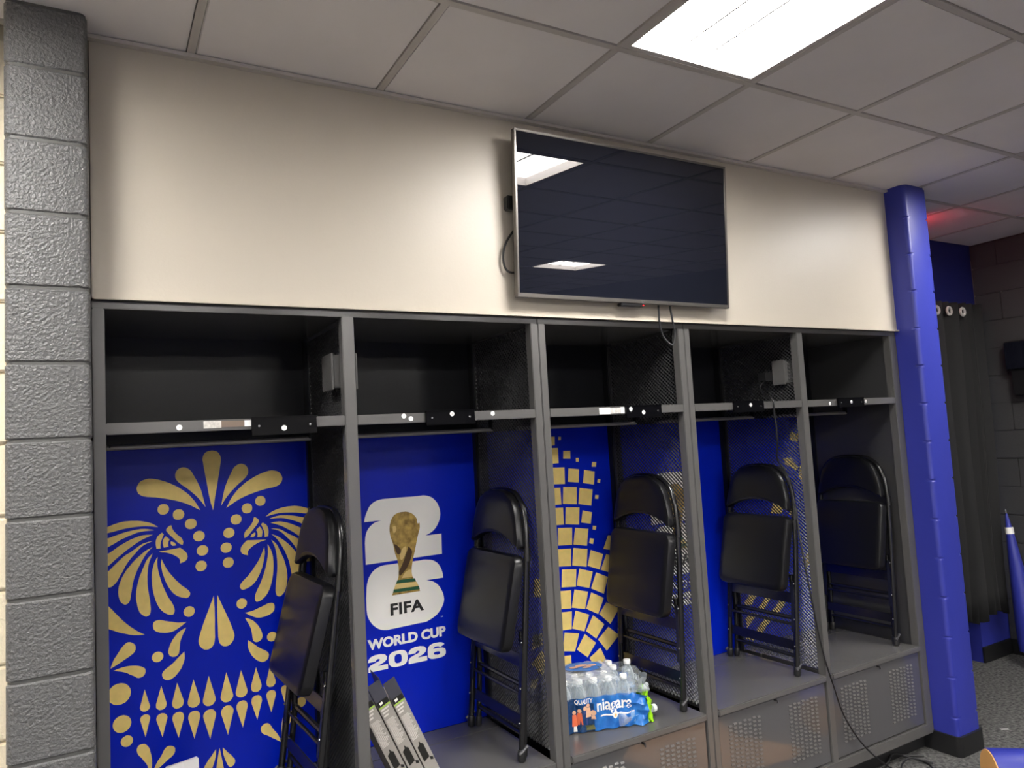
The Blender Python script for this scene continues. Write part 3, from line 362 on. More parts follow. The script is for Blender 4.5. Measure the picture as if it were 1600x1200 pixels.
def locker(x0, x1, divs, bays, label, meshes, solids):
    """x0,x1 outer edges, divs list of inner dividers (xa, xb), bays list of inner (xa, xb, kind)"""
    t = thing('locker', label, 'locker', (x0, 0, 0)); off = (x0, 0, 0)
    def P(mb, name, mt, par=None, bevel=0, smooth=False): return mb.build(name, mt, par or t, bevel, smooth, off)
    P(B(x0, x1, .002, YBK, 2.198, ZT-.002), 'top_panel', m_lock, bevel=.002)
    P(B(x0+.002, x1-.002, YBK, YBK+.02, .09, ZT-.004), 'back_panel', m_lockin)
    P(B(x0, x1, -.004, .03, .088, .14), 'base_rail', m_lock, bevel=.003)
    P(B(x0+.01, x1-.01, .05, .5, .002, .088), 'plinth', m_rubber)
    posts = [(x0, bays[0][0])]+divs+[(bays[-1][1], x1)]
    for (a, b) in posts:
        P(B(a, b, -.002, .04, .088, 2.198), 'post', m_lock, bevel=.0025)
        P(B(a+.004, b-.004, .535, YBK-.001, ZB, 2.198), 'rear_post', m_lockin, bevel=.002)
    for x in meshes:
        o = link('mesh_panel', MESH, t, (x-x0, 0, 0)); o['kind'] = 'stuff'
        P(B(x-.004, x+.004, .04, .052, ZB, 2.19), 'mesh_edge_strip', m_mesh)
        P(B(x-.004, x+.004, .522, .535, ZB, 2.19), 'mesh_edge_strip', m_mesh)
        P(B(x-.002, x+.002, .04, .535, .14, ZB-.03), 'side_panel', m_lockin)
    for (a, b) in solids: P(B(a, b, .04, .535, .14, 2.198), 'side_panel', m_sidep if b-a > .006 else m_lockin)
    for n, (a, b, kind) in enumerate(bays):
        a2, b2 = a-.012, b+.012
        bs = P(B(a+.001, b-.001, -.008, .43, ZB-.028, ZB), 'bench_seat', m_lock, bevel=.005)
        P(B(a+.001, b-.001, .4335, YP-.001, ZB-.028, ZB-.001), 'bench_rear', m_lock, bevel=.002)
        d = P(B(a+.004, b-.004, .006, .018, .146, ZB-.034), 'footlocker_door', m_door, bevel=.002)
        P(MB().tube([((a+b)/2, .005, ZB-.036), ((a+b)/2, -.012, ZB-.036), ((a+b)/2, -.014, ZB-.046)], .005, 8), 'latch', m_rubber, d)
        vs = MB(); wdt = b-a
        for g0, g1 in ((.08, .37), (.62, .91)):
            for c in range(7):
                for r in range(15):
                    x = a+wdt*(g0+(g1-g0)*(c+.5)/7); z = .2+(.466-.2)*(r+.5)/15+(.0045 if c % 2 else 0)
                    vs.prism([(.006, z-.0035), (.0015, z-.0035), (.006, z+.004)], 'x', x-.009, x+.009)
        v = P(vs, 'vent_louvres', m_lock, d); v['kind'] = 'stuff'
        # shelf with its front lip, rod below
        sh = P(MB().box(a, b, -.001, .014, ZS-.034, ZS).box(a, b, .014, .53, ZS-.016, ZS-.002), 'shelf', m_lock, bevel=.002)
        rod = P(MB().tube([(a+.004, .27, 1.795), (b-.05, .27, 1.795)], .0085, 12), 'hanging_rod', m_steel, smooth=True)
        for x in (a+.012, b-.055): P(B(x-.0025, x+.0025, .258, .282, 1.795, ZS-.016), 'rod_bracket', m_lockin, rod)
        DEC = SHELF[kind]
        for (x, z) in DEC['stick']:
            pl = any(q[0] < x < q[1] for q in DEC['plate']); y = -.0135 if pl else -.001
            P(MB().prism([(x+.0085*math.cos(k*PI/8), z+.0085*math.sin(k*PI/8)) for k in range(16)], 'y', y-.0015, y), 'round_sticker', m_sticker, sh)
            P(MB().prism([(x+.0022*math.cos(k*PI/4), z+.0022*math.sin(k*PI/4)) for k in range(8)], 'y', y-.0035, y-.0015), 'sticker_pin', m_label, sh)
        for (xa, xb, za, zb) in DEC['plate']:
            P(MB().box(xa, xb, -.013, -.001, za, zb).box(xa, xb, -.0155, -.013, za, za+.004).box(xa, xb, -.0155, -.013, zb-.004, zb), 'name_plate_holder', m_glossblk, sh, bevel=.001)
            for x in (xa+.022, xb-.022): P(MB().prism([(x+.0035*math.cos(k*PI/4), (za+zb)/2+.0035*math.sin(k*PI/4)) for k in range(8)], 'y', -.0145, -.013), 'screw', m_chrome, sh)
        for (xa, xb, za, zb, mt) in DEC['label']: P(B(xa, xb, -.003, -.001, za, zb), 'label_plate', MATS[mt], sh)
        # graphic panel
        g = P(B(a2, b2, YP, YBK-.001, ZB, 1.79), 'graphic_panel', m_poster if kind != 'plain' else m_lockin)
        yy = YP-.0006
        if kind == 'skull':
            mb = MB(); ax = .3935
            for p in TR['half']:
                q = clampx(p, a2+.004, b2); mb.flat(q, yy); mb.flat([(2*ax-x, z) for x, z in clampx(p, 2*ax-b2+.004, 2)][::-1], yy)
            for p in TR['cen']: mb.flat([(x/1000, max(z/1000, ZB+.01)) for x, z in p], yy)
            P(mb, 'skull_print', m_gold, g)
        if kind == 'mosaic':
            MS = [clampx(p, a2+.002, b2-.002) for p in TR['mos']]
            for q in MS: P(MB().flat(q, yy), 'mosaic_square_print', m_gold, g)
        if kind == 'stripes':
            for p in TR['b5']: P(MB().flat(clampx(p, a2+.002, b2-.002), yy), 'stripe_print', m_gold, g)
        if kind in ('logo', 'logo2'):
            dx = 0 if kind == 'logo' else 2*W; L = TR['logo']
            def fl(key, mt, nm, lift): P(MB().flat([(x/1000+dx, z/1000) for x, z in L[key]], yy-lift), nm, mt, g)
            fl('two', m_white, 'logo_figure_two', 0); fl('six', m_white, 'logo_figure_six', 0)
            fl('trophy', m_tro, 'trophy_print', .0004)
            for k in ('swirl', 'blot3'): fl(k, m_trod, 'trophy_shading', .0008)
            for k in ('hi1', 'hi2', 'hi3', 'band3'): fl(k, m_troh, 'trophy_highlight', .0008)
            for k in ('band1', 'band2'): fl(k, m_green, 'trophy_band', .0009)
            P(lettering(MB(), 'FIFA', 1.072+dx, 1.222+dx, 1.046, 1.095, yy-.0006, .035, 1.05), 'fifa_lettering', m_black, g)
            P(lettering(MB(), 'WORLD CUP', .968+dx, 1.318+dx, .922, .965, yy, .05), 'world_cup_lettering', m_white, g)
            P(year_digits(.967+dx, 1.314+dx, .835, .9, yy), 'year_lettering', m_white, g)
            P(lettering(MB(), 'TM', 1.297+dx, 1.308+dx, 1.003, 1.008, yy, .01), 'trademark_lettering', m_white, g)
    return t
def V4(a, b): return (a[0], b[0], b[1], a[1])
SHELF = {
 'skull': dict(stick=[(.231, 1.842), (.537, 1.828)], plate=[(.438, .642, 1.808, 1.866)], label=[(.299, .35, 1.836, 1.858, 'label_silver'), (.35, .418, 1.838, 1.857, 'bronze_tag'), (.418, .437, 1.838, 1.857, 'sticker_white')]),
 'logo': dict(stick=[(.95, 1.853), (.976, 1.843), (1.13, 1.854), (1.303, 1.851)], plate=[(1.03, 1.223, 1.816, 1.869)], label=[]),
 'mosaic': dict(stick=[(1.949, 1.849), (2.016, 1.833)], plate=[(1.927, 2.117, 1.812, 1.864)], label=[(1.795, 1.85, 1.832, 1.858, 'sticker_white'), (1.85, 1.905, 1.833, 1.856, 'label_silver'), (1.905, 1.924, 1.832, 1.858, 'sticker_white')]),
 'logo2': dict(stick=[(2.656, 1.848)], plate=[(2.551, 2.746, 1.815, 1.868)], label=[]),
 'stripes': dict(stick=[(3.235, 1.841), (3.388, 1.845), (3.524, 1.846)], plate=[(3.289, 3.494, 1.819, 1.867)], label=[])}
mat('bronze_tag', s2l((120, 104, 92)), .35, metal=.5)
lk1 = locker(.006, 1.523, [(.741, .783)], [(.038, .741, 'skull'), (.783, 1.49, 'logo')],
       'dark grey metal double locker with gold skull and white trophy logo panels', [.762, 1.506], [(.006, .012)])
lk2 = locker(1.525, 2.285, [], [(1.557, 2.2525, 'mosaic')], 'dark grey metal single locker with gold mosaic panel and the water bottles', [2.268], [])
lk3 = locker(2.287, 3.836, [(3.027, 3.069)], [(2.3195, 3.027, 'logo2'), (3.069, 3.778, 'stripes')],
       'dark grey metal double locker beside the blue pillar', [3.048], [(3.79, 3.834)])
# outlet boxes let into the mesh
def outlet(par, x0, xa, xb, ya, yb, za, zb):
    ob = B(xa, xb, ya, yb, za, zb).build('outlet_box', m_lock, par, .004, off=(x0, 0, 0))
    for x in (xa-.003, xb+.003): B(x-.003, x+.003, ya-.006, yb+.006, za-.006, zb+.006).build('cover_plate', m_lock, ob, .002, off=(x0, 0, 0))
outlet(lk1, .006, .722, .800, .055, .17, 1.96, 2.075)
outlet(lk3, 2.287, 3.022, 3.075, .085, .15, 1.955, 2.068)

# ------------------------------------------------------------------ folding chairs
def pad(outline, x0, x1, e=.014, crown=.006):
    """cushion: outline (y, z) between x0 and x1 (front), rolled edges"""
    n = len(outline); cy = sum(p[0] for p in outline)/n; cz = sum(p[1] for p in outline)/n
    def ring(d, x):
        R = []
        for i, (y, z) in enumerate(outline):
            a, b = outline[i-1], outline[(i+1) % n]; ty, tz = b[0]-a[0], b[1]-a[1]; L = math.hypot(ty, tz) or 1
            R.append((x(z) if callable(x) else x, y-tz/L*d, z+ty/L*d))
        return R
    f1 = x1 if callable(x1) else (lambda z: x1); f0 = x0 if callable(x0) else (lambda z: x0)
    rings = [ring(.004, f0), ring(0, lambda z: f0(z)+.004), ring(0, lambda z: f1(z)-e), ring(.3*e, lambda z: f1(z)-.3*e), ring(e, f1)]
    vs = [p for r in rings for p in r]; m = len(rings)
    fs = [(l*n+i, l*n+(i+1) % n, (l+1)*n+(i+1) % n, (l+1)*n+i) for l in range(m-1) for i in range(n)]
    hy = max(abs(p[0]-cy) for p in outline); hz = max(abs(p[1]-cz) for p in outline)
    for q in (.9, .78, .64, .48, .3, .14):
        k = len(vs); vs += [(f1(cz+(z0-cz)*q)+crown*max(0, 1-((y0-cy)*q/hy)**2)*max(0, 1-((z0-cz)*q/hz)**2), cy+(y0-cy)*q, cz+(z0-cz)*q) for (_, y0, z0) in rings[-1]]
        fs += [(k-n+i, k-n+(i+1) % n, k+(i+1) % n, k+i) for i in range(n)]
    vs.append((f1(cz)+crown, cy, cz)); k = len(vs)-1; fs += [(k-n+i, k-n+(i+1) % n, k) for i in range(n)]
    fs.append(tuple(range(n-1, -1, -1)))
    return MB().add(vs, fs)
def make_chair():
    t = thing('folding_chair', '', 'chair')
    # side rail: foot, straight up, bowed over the top behind the backrest
    def rail(s): return [(0, s*.214, .012), (0, s*.215, .3), (0, s*.216, .62), (0, s*.212, .78)]
    for s in (-1, 1):
        MB().tube(rail(s), .0125, 10).build('rail', m_frame, t, smooth=True)
        MB().tube([(0, s*.2165, .735), (0, s*.2125, .785)], .0145, 10).build('rail_sleeve', m_frame, t, smooth=True)
        MB().lathe([(.013, 0), (.0165, .006), (.0165, .035), (.014, .042)], 10, (0, s*.214, 0)).build('foot_cap', m_rubber, t, smooth=True)
        MB().tube([(-.02, s*.222, .055), (.005, s*.226, .038), (.018, s*.226, .03)], .006, 6).build('foot_brace', m_dsteel, t, smooth=True)
        # hind leg folded alongside the rail
        MB().tube([(-.024, s*.19, .03), (-.02, s*.19, .25), (.004, s*.19, .47)], .011, 10).build('hind_leg', m_frame, t, smooth=True)
        MB().lathe([(.011, 0), (.014, .006), (.014, .034), (.012, .04)], 10, (-.024, s*.19, .004)).build('foot_cap', m_rubber, t, smooth=True)
        B(.006, .01, s*.2-.009, s*.2+.009, .2, .44).build('link_strap', m_navymetal, t, .001)
    top = [(0, .212, .78), (0, .2, .87), (0, .172, .94), (0, .12, .985), (0, .05, 1.0), (0, -.05, 1.0), (0, -.12, .985), (0, -.172, .94), (0, -.2, .87), (0, -.212, .78)]
    MB().tube(smooth_path(top, 3), .0115, 10).build('top_bow', m_frame, t, smooth=True)
    # backrest cushion
    bt = [(-.203, .79), (-.196, .83), (-.184, .88), (-.168, .925), (-.14, .965), (-.09, .993), (-.03, 1.004), (.03, 1.004), (.09, .993), (.14, .965), (.168, .925), (.184, .88), (.196, .83), (.203, .79),
          (.196, .778), (.17, .79), (.12, .81), (.06, .824), (0, .829), (-.06, .824), (-.12, .81), (-.17, .79), (-.196, .778)]
    pad(bt[::-1], .004, .04, .012, .004).build('backrest', m_vinyl, t, smooth=True)
    # seat cushion folded up, its lower edge standing off the rails
    st = []
    for cy, cz, r, a in ((.172, .712, .04, 0), (-.172, .712, .04, 90), (-.168, .432, .042, 180), (.168, .432, .042, 270)):
        for k in range(5):
            q = math.radians(a+22.5*k); st.append((cy+r*math.cos(q), cz+r*math.sin(q)))
    front = lambda z: .05+(.752-z)*.125; back = lambda z: front(z)-.045
    pad(st, back, front, .016, .003).build('seat_cushion', m_vinyl, t, smooth=True)
    MB().add([(back(z)-d, y, z) for d in (0, .006) for (y, z) in ((-.19, .41), (.19, .41), (.19, .735), (-.19, .735))], [(0, 1, 2, 3), (7, 6, 5, 4), (0, 4, 5, 1), (1, 5, 6, 2), (2, 6, 7, 3), (3, 7, 4, 0)]).build('seat_pan', m_frame, t)
    B(.002, .008, -.2, .2, .335, .385).build('apron', m_frame, t, .002)
    MB().tube([(-.018, -.19, .262), (-.018, .19, .262)], .010, 8).build('stretcher', m_frame, t, smooth=True)
    MB().tube([(-.002, -.21, .235), (-.002, .21, .235)], .007, 8).build('stretcher', m_frame, t, smooth=True)
    B(-.006, -.001, -.205, .205, .115, .16).build('stretcher', m_frame, t, .002)
    MB().tube([(-.022, -.19, .085), (-.022, .19, .085)], .010, 8).build('stretcher', m_frame, t, smooth=True)
    for s in (-1, 1):
        for z in (.137, .262, .43): MB().lathe([(.004, 0), (.004, .003), (.002, .0045)], 8, (0, 0, 0)).build('rivet', m_chrome, t).matrix_local = Matrix.Translation((.0125, s*.213, z)) @ Matrix.Rotation(PI/2, 4, 'Y')
    return t
m_dsteel = mat('dull_steel', s2l((84, 84, 86)), .4, metal=.5)
m_navymetal = mat('dark_navy_metal', (.014, .016, .03), .3, metal=.3)
ch = make_chair()
CH5 = [(.603, .288, 8.2, 2.5, 'black padded folding chair, folded, seen edge-on beside the gold skull panel'),
       (1.386, .288, 5.6, 0, 'black padded folding chair, folded, beside the trophy logo panel'),
       (2.194, .288, 3.2, 0, 'black padded folding chair, folded, behind the pack of water bottles'),
       (2.918, .288, 5.8, 0, 'black padded folding chair, folded, with the thin black cable behind its top'),
       (3.698, .288, 3.6, 0, 'black padded folding chair, folded, in the locker next to the blue pillar')]
for n, (x, y, lean, yaw, lab) in enumerate(CH5):
    c = ch if n == 0 else copy_tree(ch)
    c.location = (x, y, ZB+.0025); c.rotation_euler = (0, -math.radians(lean), PI+math.radians(yaw)); tag(c, lab, 'chair', 'folded chairs leaning in the lockers')

# ------------------------------------------------------------------ television
yt, yb, zt, zb = -.106, -.064, 2.93, 2.286
TH = math.hypot(zt-zb, yt-yb); tilt = math.atan2(yb-yt, zt-zb)
tv = thing('television', 'large flat black television with thin silver bezel tilted on the wall', 'television', (1.9575, yb, zb), (tilt, 0, 0))
hw = .5545; bz = .009
fr = MB().box(-hw, hw, -.004, .02, 0, .016).box(-hw, hw, -.004, .02, TH-bz, TH).box(-hw, -hw+bz, -.004, .02, .016, TH-bz).box(hw-bz, hw, -.004, .02, .016, TH-bz)
fr.build('bezel', m_bezel, tv, .0015)
scr = B(-hw+bz, hw-bz, 0, .006, .016, TH-bz).build('screen', m_screen, tv)
B(-hw+.004, hw-.004, .02, .032, .006, TH-.004).build('back_cover', m_plast, tv, .004)
B(-.36, .36, .032, .046, .05, .4).build('rear_housing', m_plast, tv, .006)
B(-.06, .06, -.002, .03, -.014, -.0).build('sensor_bar', m_plast, tv, .003)
B(.05, .057, -.003, 0, -.009, -.006).build('standby_light', mat('red_led', (1, .02, .02), .4, emit=1.5), tv)
lettering(MB(), 'LG', .046, .062, .004, .012, -.0047, .03).build('maker_mark', m_chrome, tv)
for x in (-.2, .2): B(x-.03, x+.03, .046, .05, .12, .4).build('wall_bracket', m_plast, tv, .003)
bx = MB().box(1.392, 1.425, -.05, -.014, 2.63, 2.685).build('cable_socket', m_plast, None, .004); tag(bx, 'small black connector sticking out at the left edge of the television', 'connector')
cab = MB().tube(smooth_path([(1.45, -.04, 2.58), (1.415, -.035, 2.545), (1.385, -.03, 2.5), (1.37, -.03, 2.45), (1.377, -.03, 2.402), (1.405, -.035, 2.385), (1.46, -.045, 2.4)], 6), .0045, 8)
tag(cab.build('power_cable', m_rubber, None, smooth=True), 'black cable looping out at the left edge of the television', 'cable')
cab = MB().tube(smooth_path([(2.112, -.045, 2.32), (2.112, -.045, 2.27), (2.116, -.04, 2.212), (2.135, -.035, 2.155), (2.17, -.035, 2.122), (2.19, -.035, 2.125), (2.2, -.038, 2.175), (2.186, -.042, 2.24), (2.173, -.045, 2.32)], 6), .0042, 8)
tag(cab.build('power_cable', m_rubber, None, smooth=True), 'thin grey cable hanging in a loop below the television', 'cable')

# ------------------------------------------------------------------ plug + long black cable
pg = thing('power_cable', 'long thin black cable dropping from the outlet to the floor', 'cable', (3.0, .17, 1.99))
def Pc(mb, n, mt): return mb.build(n, mt, pg, smooth=True, off=(3.0, .17, 1.99))
Pc(B(2.965, 3.018, .155, .205, 1.975, 2.015), 'plug', m_plast)
Pc(MB().tube(smooth_path([(2.99, .18, 1.98), (2.97, .2, 1.95), (2.95, .16, 1.9), (2.88, .06, 1.875), (2.80, -.01, 1.872), (2.79, -.03, 1.855), (2.8, -.022, 1.8), (2.81, -.018, 1.74), (2.83, .0, 1.66), (2.89, .06, 1.58), (2.95, .06, 1.5), (2.962, .04, 1.35), (2.955, .02, 1.2), (2.952, 0, 1.05), (2.958, -.012, .93), (2.985, -.014, .75), (3.015, -.018, .61), (3.05, -.024, .49), (3.09, -.024, .375), (3.155, -.03, .26), (3.235, -.04, .16), (3.33, -.055, .075), (3.42, -.07, .02), (3.5, -.06, .008)], 6), .0042, 8), 'cord', m_rubber)
rnd = random.Random(3)
for n, pts in enumerate(([(3.3, .02, .006), (3.42, .0, .03), (3.52, .03, .045), (3.6, .0, .02), (3.64, -.06, .006), (3.6, -.12, .006), (3.5, -.1, .006)],
                         [(3.35, -.07, .006), (3.45, .02, .012), (3.55, .05, .03), (3.62, .04, .012), (3.7, -.02, .006)],
                         [(3.38, -.1, .006), (3.5, -.03, .02), (3.58, -.03, .03), (3.66, -.09, .006)])):
    o = MB().tube(smooth_path(pts, 6), .0045, 8).build('floor_cable', m_rubber, None, smooth=True)
    tag(o, ['longest loop of black cable in the tangle on the carpet', 'black cable in the tangle on the carpet running back under the locker', 'shortest black cable in the tangle on the carpet'][n], 'cable', 'cables tangled on the carpet')

# ------------------------------------------------------------------ cartons leaning in the second bay
def carton(x, z, lab, flap, y=.12, lean=23.9):
    c = thing('carton', lab, 'box', (x, y, z), (0, -math.radians(lean), 0), group='grey cartons leaning in a row')
    wd, L, D = .046, .338, .13
    body = B(-wd/2, wd/2, 0, D, 0, L).build('carton_body', m_carton, c, .001)
    B(-wd/2+.001, wd/2-.001, -.0006, 0, L-.02, L).build('dark_band', m_black, body); B(-wd/2+.001, wd/2-.001, -.0006, 0, L-.026, L-.021).build('lime_band', m_lime, body)
    MB().flat([(-.014, L-.006), (-.002, L-.004), (.0, L-.012), (-.012, L-.016)], -.0009).build('mark_print', m_white, body)
    mb = MB(); rn = random.Random(11)
    for r in range(3):
        zz = L-.036-.012*r; mb.flat([(-.018, zz), (.012-.006*r, zz), (.012-.006*r, zz+.006), (-.018, zz+.006)], -.0006)
    for r in range(24):
        zz = L-.075-.0042*r; a = rn.uniform(.004, .018); mb.flat([(-.018, zz), (a, zz), (a, zz+.0018), (-.018, zz+.0018)], -.0006)
    mb.build('small_print', m_cardtext, body)
    mb = MB().flat([(-.015, .075), (.009, .08), (.009, .135), (.002, .142), (.0, .15), (-.003, .15), (-.004, .14), (-.015, .134)], -.0007)
    mb.flat([(.008, .068), (.018, .062), (.02, .072), (.01, .08)], -.0007); mb.build('product_print', m_black, body)
    f = MB(); a = math.radians(flap)
    if flap < 45: f.add([(-wd/2, 0, L), (wd/2, 0, L), (wd/2, .03*math.sin(a), L+.065), (-wd/2, .03*math.sin(a), L+.065), (-wd/2, .002, L), (wd/2, .002, L), (wd/2, .002+.03*math.sin(a), L+.065), (-wd/2, .002+.03*math.sin(a), L+.065)], [(0, 1, 2, 3), (7, 6, 5, 4), (0, 4, 5, 1), (2, 6, 7, 3), (1, 5, 6, 2), (0, 3, 7, 4)])
    f.build('top_flap', m_carton_d, c)
    g = MB().add([(wd/2, .0, L), (wd/2, .11, L), (wd/2+.006, .1, L+.075), (wd/2+.004, .01, L+.07), (wd/2-.0015, .0, L), (wd/2-.0015, .11, L), (wd/2+.0045, .1, L+.075), (wd/2+.0025, .01, L+.07)], [(0, 1, 2, 3), (7, 6, 5, 4), (0, 3, 7, 4), (1, 5, 6, 2), (3, 2, 6, 7), (0, 4, 5, 1)]) if flap > 10 else None
    if g: g.build('side_flap', m_carton_d, c)
CZ = ZB+.0185
carton(1.060, CZ, 'rightmost grey carton leaning below the white 2026 lettering', 5)
carton(1.0045, CZ, 'grey carton second from the right of the row below the 2026 lettering', 15)
carton(.949, CZ, 'grey carton third from the right, with a dark open flap', 15)
carton(.862, ZB+.006, 'leftmost grey carton, mostly hidden by the locker post', 15, .27, 10)

# ------------------------------------------------------------------ pack of water bottles
PO = Vector((1.628, .178, ZB)); PA = math.radians(-18.5)
def bottle_parts(t, cap_only=False):
    prof = [(.024, .001), (.0305, .006), (.031, .02), (.0295, .03), (.031, .04), (.031, .1), (.0295, .108), (.031, .118), (.029, .14), (.021, .165), (.0125, .182), (.0125, .188)]
    b = MB().lathe(prof, 14).build('bottle_body', m_pet, t, smooth=True)
    MB().lathe([(.0312, .045), (.0316, .048), (.0316, .096), (.0312, .099)], 14).build('paper_label', m_bluelabel, t, smooth=True)
    MB().lathe([(.0152, .186), (.0155, .19), (.0155, .201), (.014, .203)], 14).build('cap', m_cap, t, smooth=True)
m_bluelabel = mat('bottle_label_blue', s2l((120, 160, 205)), .4, var=.3, vscale=60)
bt0 = thing('water_bottle', '', 'bottle'); bottle_parts(bt0); used = False
Rz = Matrix.Rotation(PA, 3, 'Z')
for i in range(6):
    for j in range(4):
        if (i, j) in ((5, 0), (5, 1), (4, 1), (5, 3), (3, 3)): continue
        b = bt0 if not used else copy_tree(bt0); used = True
        b.location = PO+Rz @ Vector((.034+.0645*i, .034+.0635*j, .001))
        tag(b, 'white-capped water bottle in the pack, '+('front row', 'second row', 'third row', 'back row')[j]+', '+('leftmost', 'second from left, added for fill', 'third from left', 'fourth from left, added for fill', 'fifth from left', 'right end')[i], 'bottle', 'bottles in the shrink wrap')
        if (i, j) == (5, 2):
            b.location.z += .018; tag(b, 'clear water bottle standing tallest out of the torn end of the pack', 'bottle', 'bottles in the shrink wrap')
lb = copy_tree(bt0); lb.location = PO+Rz @ Vector((.252, .012, .034)); lb.rotation_euler = (0, PI/2, PA+.35); tag(lb, 'water bottle lying on its side, white cap poking from the torn pack end', 'bottle', 'bottles in the shrink wrap')
pk = thing('shrink_wrap', 'torn blue and clear plastic wrap around the niagara water bottles', 'packaging', tuple(PO), (0, 0, PA))
Lp, Dp = .405, .262
def per(s):
    """perimeter of the pack, s in 0..1 -> (u, v, kind): front, right end, rear, left"""
    tot = 2*(Lp+Dp); d = s*tot
    if d < Lp: u, v, n, q = d, 0, (0, -1), d
    elif d < Lp+Dp: u, v, n, q = Lp, d-Lp, (1, 0), d-Lp
    elif d < 2*Lp+Dp: u, v, n, q = Lp-(d-Lp-Dp), Dp, (0, 1), d-Lp-Dp
    else: u, v, n, q = 0, Dp-(d-2*Lp-Dp), (-1, 0), d-2*Lp-Dp
    return u, v, n, q
NS = 180
def wrapz(s, z):
    u, v, n, q = per(s); sc = -.004+.006*math.cos(2*PI*(q-.034)/.0645)
    cr = 0
    k = max(0, min(1, (u-.25)/.1))
    cr = k*(.006*math.sin(57*q+83*z)+.005*math.sin(131*q-97*z+1)+.004*math.sin(211*z+40*q))
    r = .03                       # round the corners
    cu = min(max(u, r), Lp-r); cv = min(max(v, r), Dp-r); du, dv = u-cu, v-cv; L = math.hypot(du, dv)
    if L > r and (du and dv): u, v = cu+du/L*r, cv+dv/L*r
    pull = k*max(0, z-.05)*.18
    return (u+n[0]*(sc+cr)-pull*(1 if n[0] > 0 else 0), v+n[1]*(sc+cr), z)
def band(s0, s1, z0, z1, nz, mt, name, zt=None):
    mb = MB(); n0, n1 = int(s0*NS), int(s1*NS); cols = n1-n0+1; vs = []
    for l in range(nz+1):
        for i in range(n0, n1+1):
            s = (i % NS)/NS; u = per(s)[0]; z = z0+(z1-z0)*l/nz
            if zt: z = z0+(zt(s)-z0)*l/nz
            vs.append(wrapz(s, z))
    fs = [(l*cols+i, l*cols+i+1, (l+1)*cols+i+1, (l+1)*cols+i) for l in range(nz) for i in range(cols-1)]
    return mb.add(vs, fs).build(name, mt, pk, smooth=True)
m_navyp = mat('print_slate', s2l((48, 62, 120)), .5)
tot = 2*(Lp+Dp); sF = Lp/tot; sR = (Lp+Dp)/tot
m_wrapblue = mat('wrap_print_blue', s2l((24, 92, 176)), .25, bump=.6, bscale=45, bdist=.006, var=1, vscale=26, detail=6, col2=s2l((52, 128, 206)))
m_wrapnavy = mat('wrap_print_navy', s2l((24, 62, 108)), .25, bump=.5, bscale=40, bdist=.004, var=.25, vscale=90)
m_wraplime = mat('wrap_print_lime', s2l((150, 214, 30)), .25, bump=.6, bscale=40, bdist=.005)
ztop = lambda s: .138-.03*max(0, min(1, (per(s)[0]-.3)/.1))
b1 = band(0, .155/tot, .004, .138, 8, m_wrapnavy, 'navy_print_film')
b2 = band(.155/tot, sF-.012, .004, .138, 10, m_wrapblue, 'blue_print_film', ztop)
band(sF-.012, sR-.05, .004, .15, 10, m_wraplime, 'lime_print_film', lambda s: .112+.03*math.sin(40*s))
band(sR-.05, 1, .004, .138, 8, m_wrapblue, 'blue_print_film')
band(0, 1, .132, .19, 6, m_film, 'clear_film', lambda s: .192-.03*max(0, min(1, (per(s)[0]-.22)/.15)))
# clear film over the caps, torn open at the right end
vs = []; fs = []; nu, nv = 30, 20
for i in range(nu+1):
    for j in range(nv+1):
        u = -.004+(.27)*i/nu; v = -.004+(Dp+.008)*j/nv; ed = min(u+.004, v+.004, Dp+.004-v)
        z = .203+.003*math.cos(2*PI*(u-.034)/.0645)*math.cos(2*PI*(v-.034)/.0635)-.012*max(0, 1-ed/.02)**2+.003*math.sin(60*u+31*v)
        vs.append((u, v, z))
fs = [(i*(nv+1)+j, (i+1)*(nv+1)+j, (i+1)*(nv+1)+j+1, i*(nv+1)+j+1) for i in range(nu) for j in range(nv)]
tf = MB().add(vs, fs).build('clear_top_film', m_film, pk, smooth=True)
# printed blue oval on the top film
ov = [(.16+.085*math.cos(a), .17+.062*math.sin(a)) for a in [2*PI*k/28 for k in range(28)]]
MB().add([(u, v, .2105+.001*math.sin(60*u)) for u, v in ov], [tuple(range(28))]).build('oval_print', m_wrapblue, pk)
for (u, v, r) in ((.12, .165, .017), (.155, .18, .02), (.195, .17, .018), (.17, .15, .014)):
    MB().add([(u+1.4*r*math.cos(2*PI*k/10), v+r*.7*math.sin(2*PI*k/10), .2125) for k in range(10)], [tuple(range(10))]).build('peach_print', m_skin, pk)
# crumpled film collar standing up round the torn opening
vs = []; fs = []; n = 60
for l in range(5):
    for i in range(n):
        a = 2*PI*i/n; R = (.082+.004*l+.006*math.sin(5*a+l)+.004*math.sin(11*a), .115+.003*l+.006*math.sin(7*a+l*.7))
        vs.append((.318+R[0]*math.cos(a), .135+R[1]*math.sin(a), .128+.016*l+.006*math.sin(9*a+l)-.02*math.cos(a)))
fs = [(l*n+i, l*n+(i+1) % n, (l+1)*n+(i+1) % n, (l+1)*n+i) for l in range(4) for i in range(n)]
MB().add(vs, fs).build('torn_film_collar', m_film, pk, smooth=True)
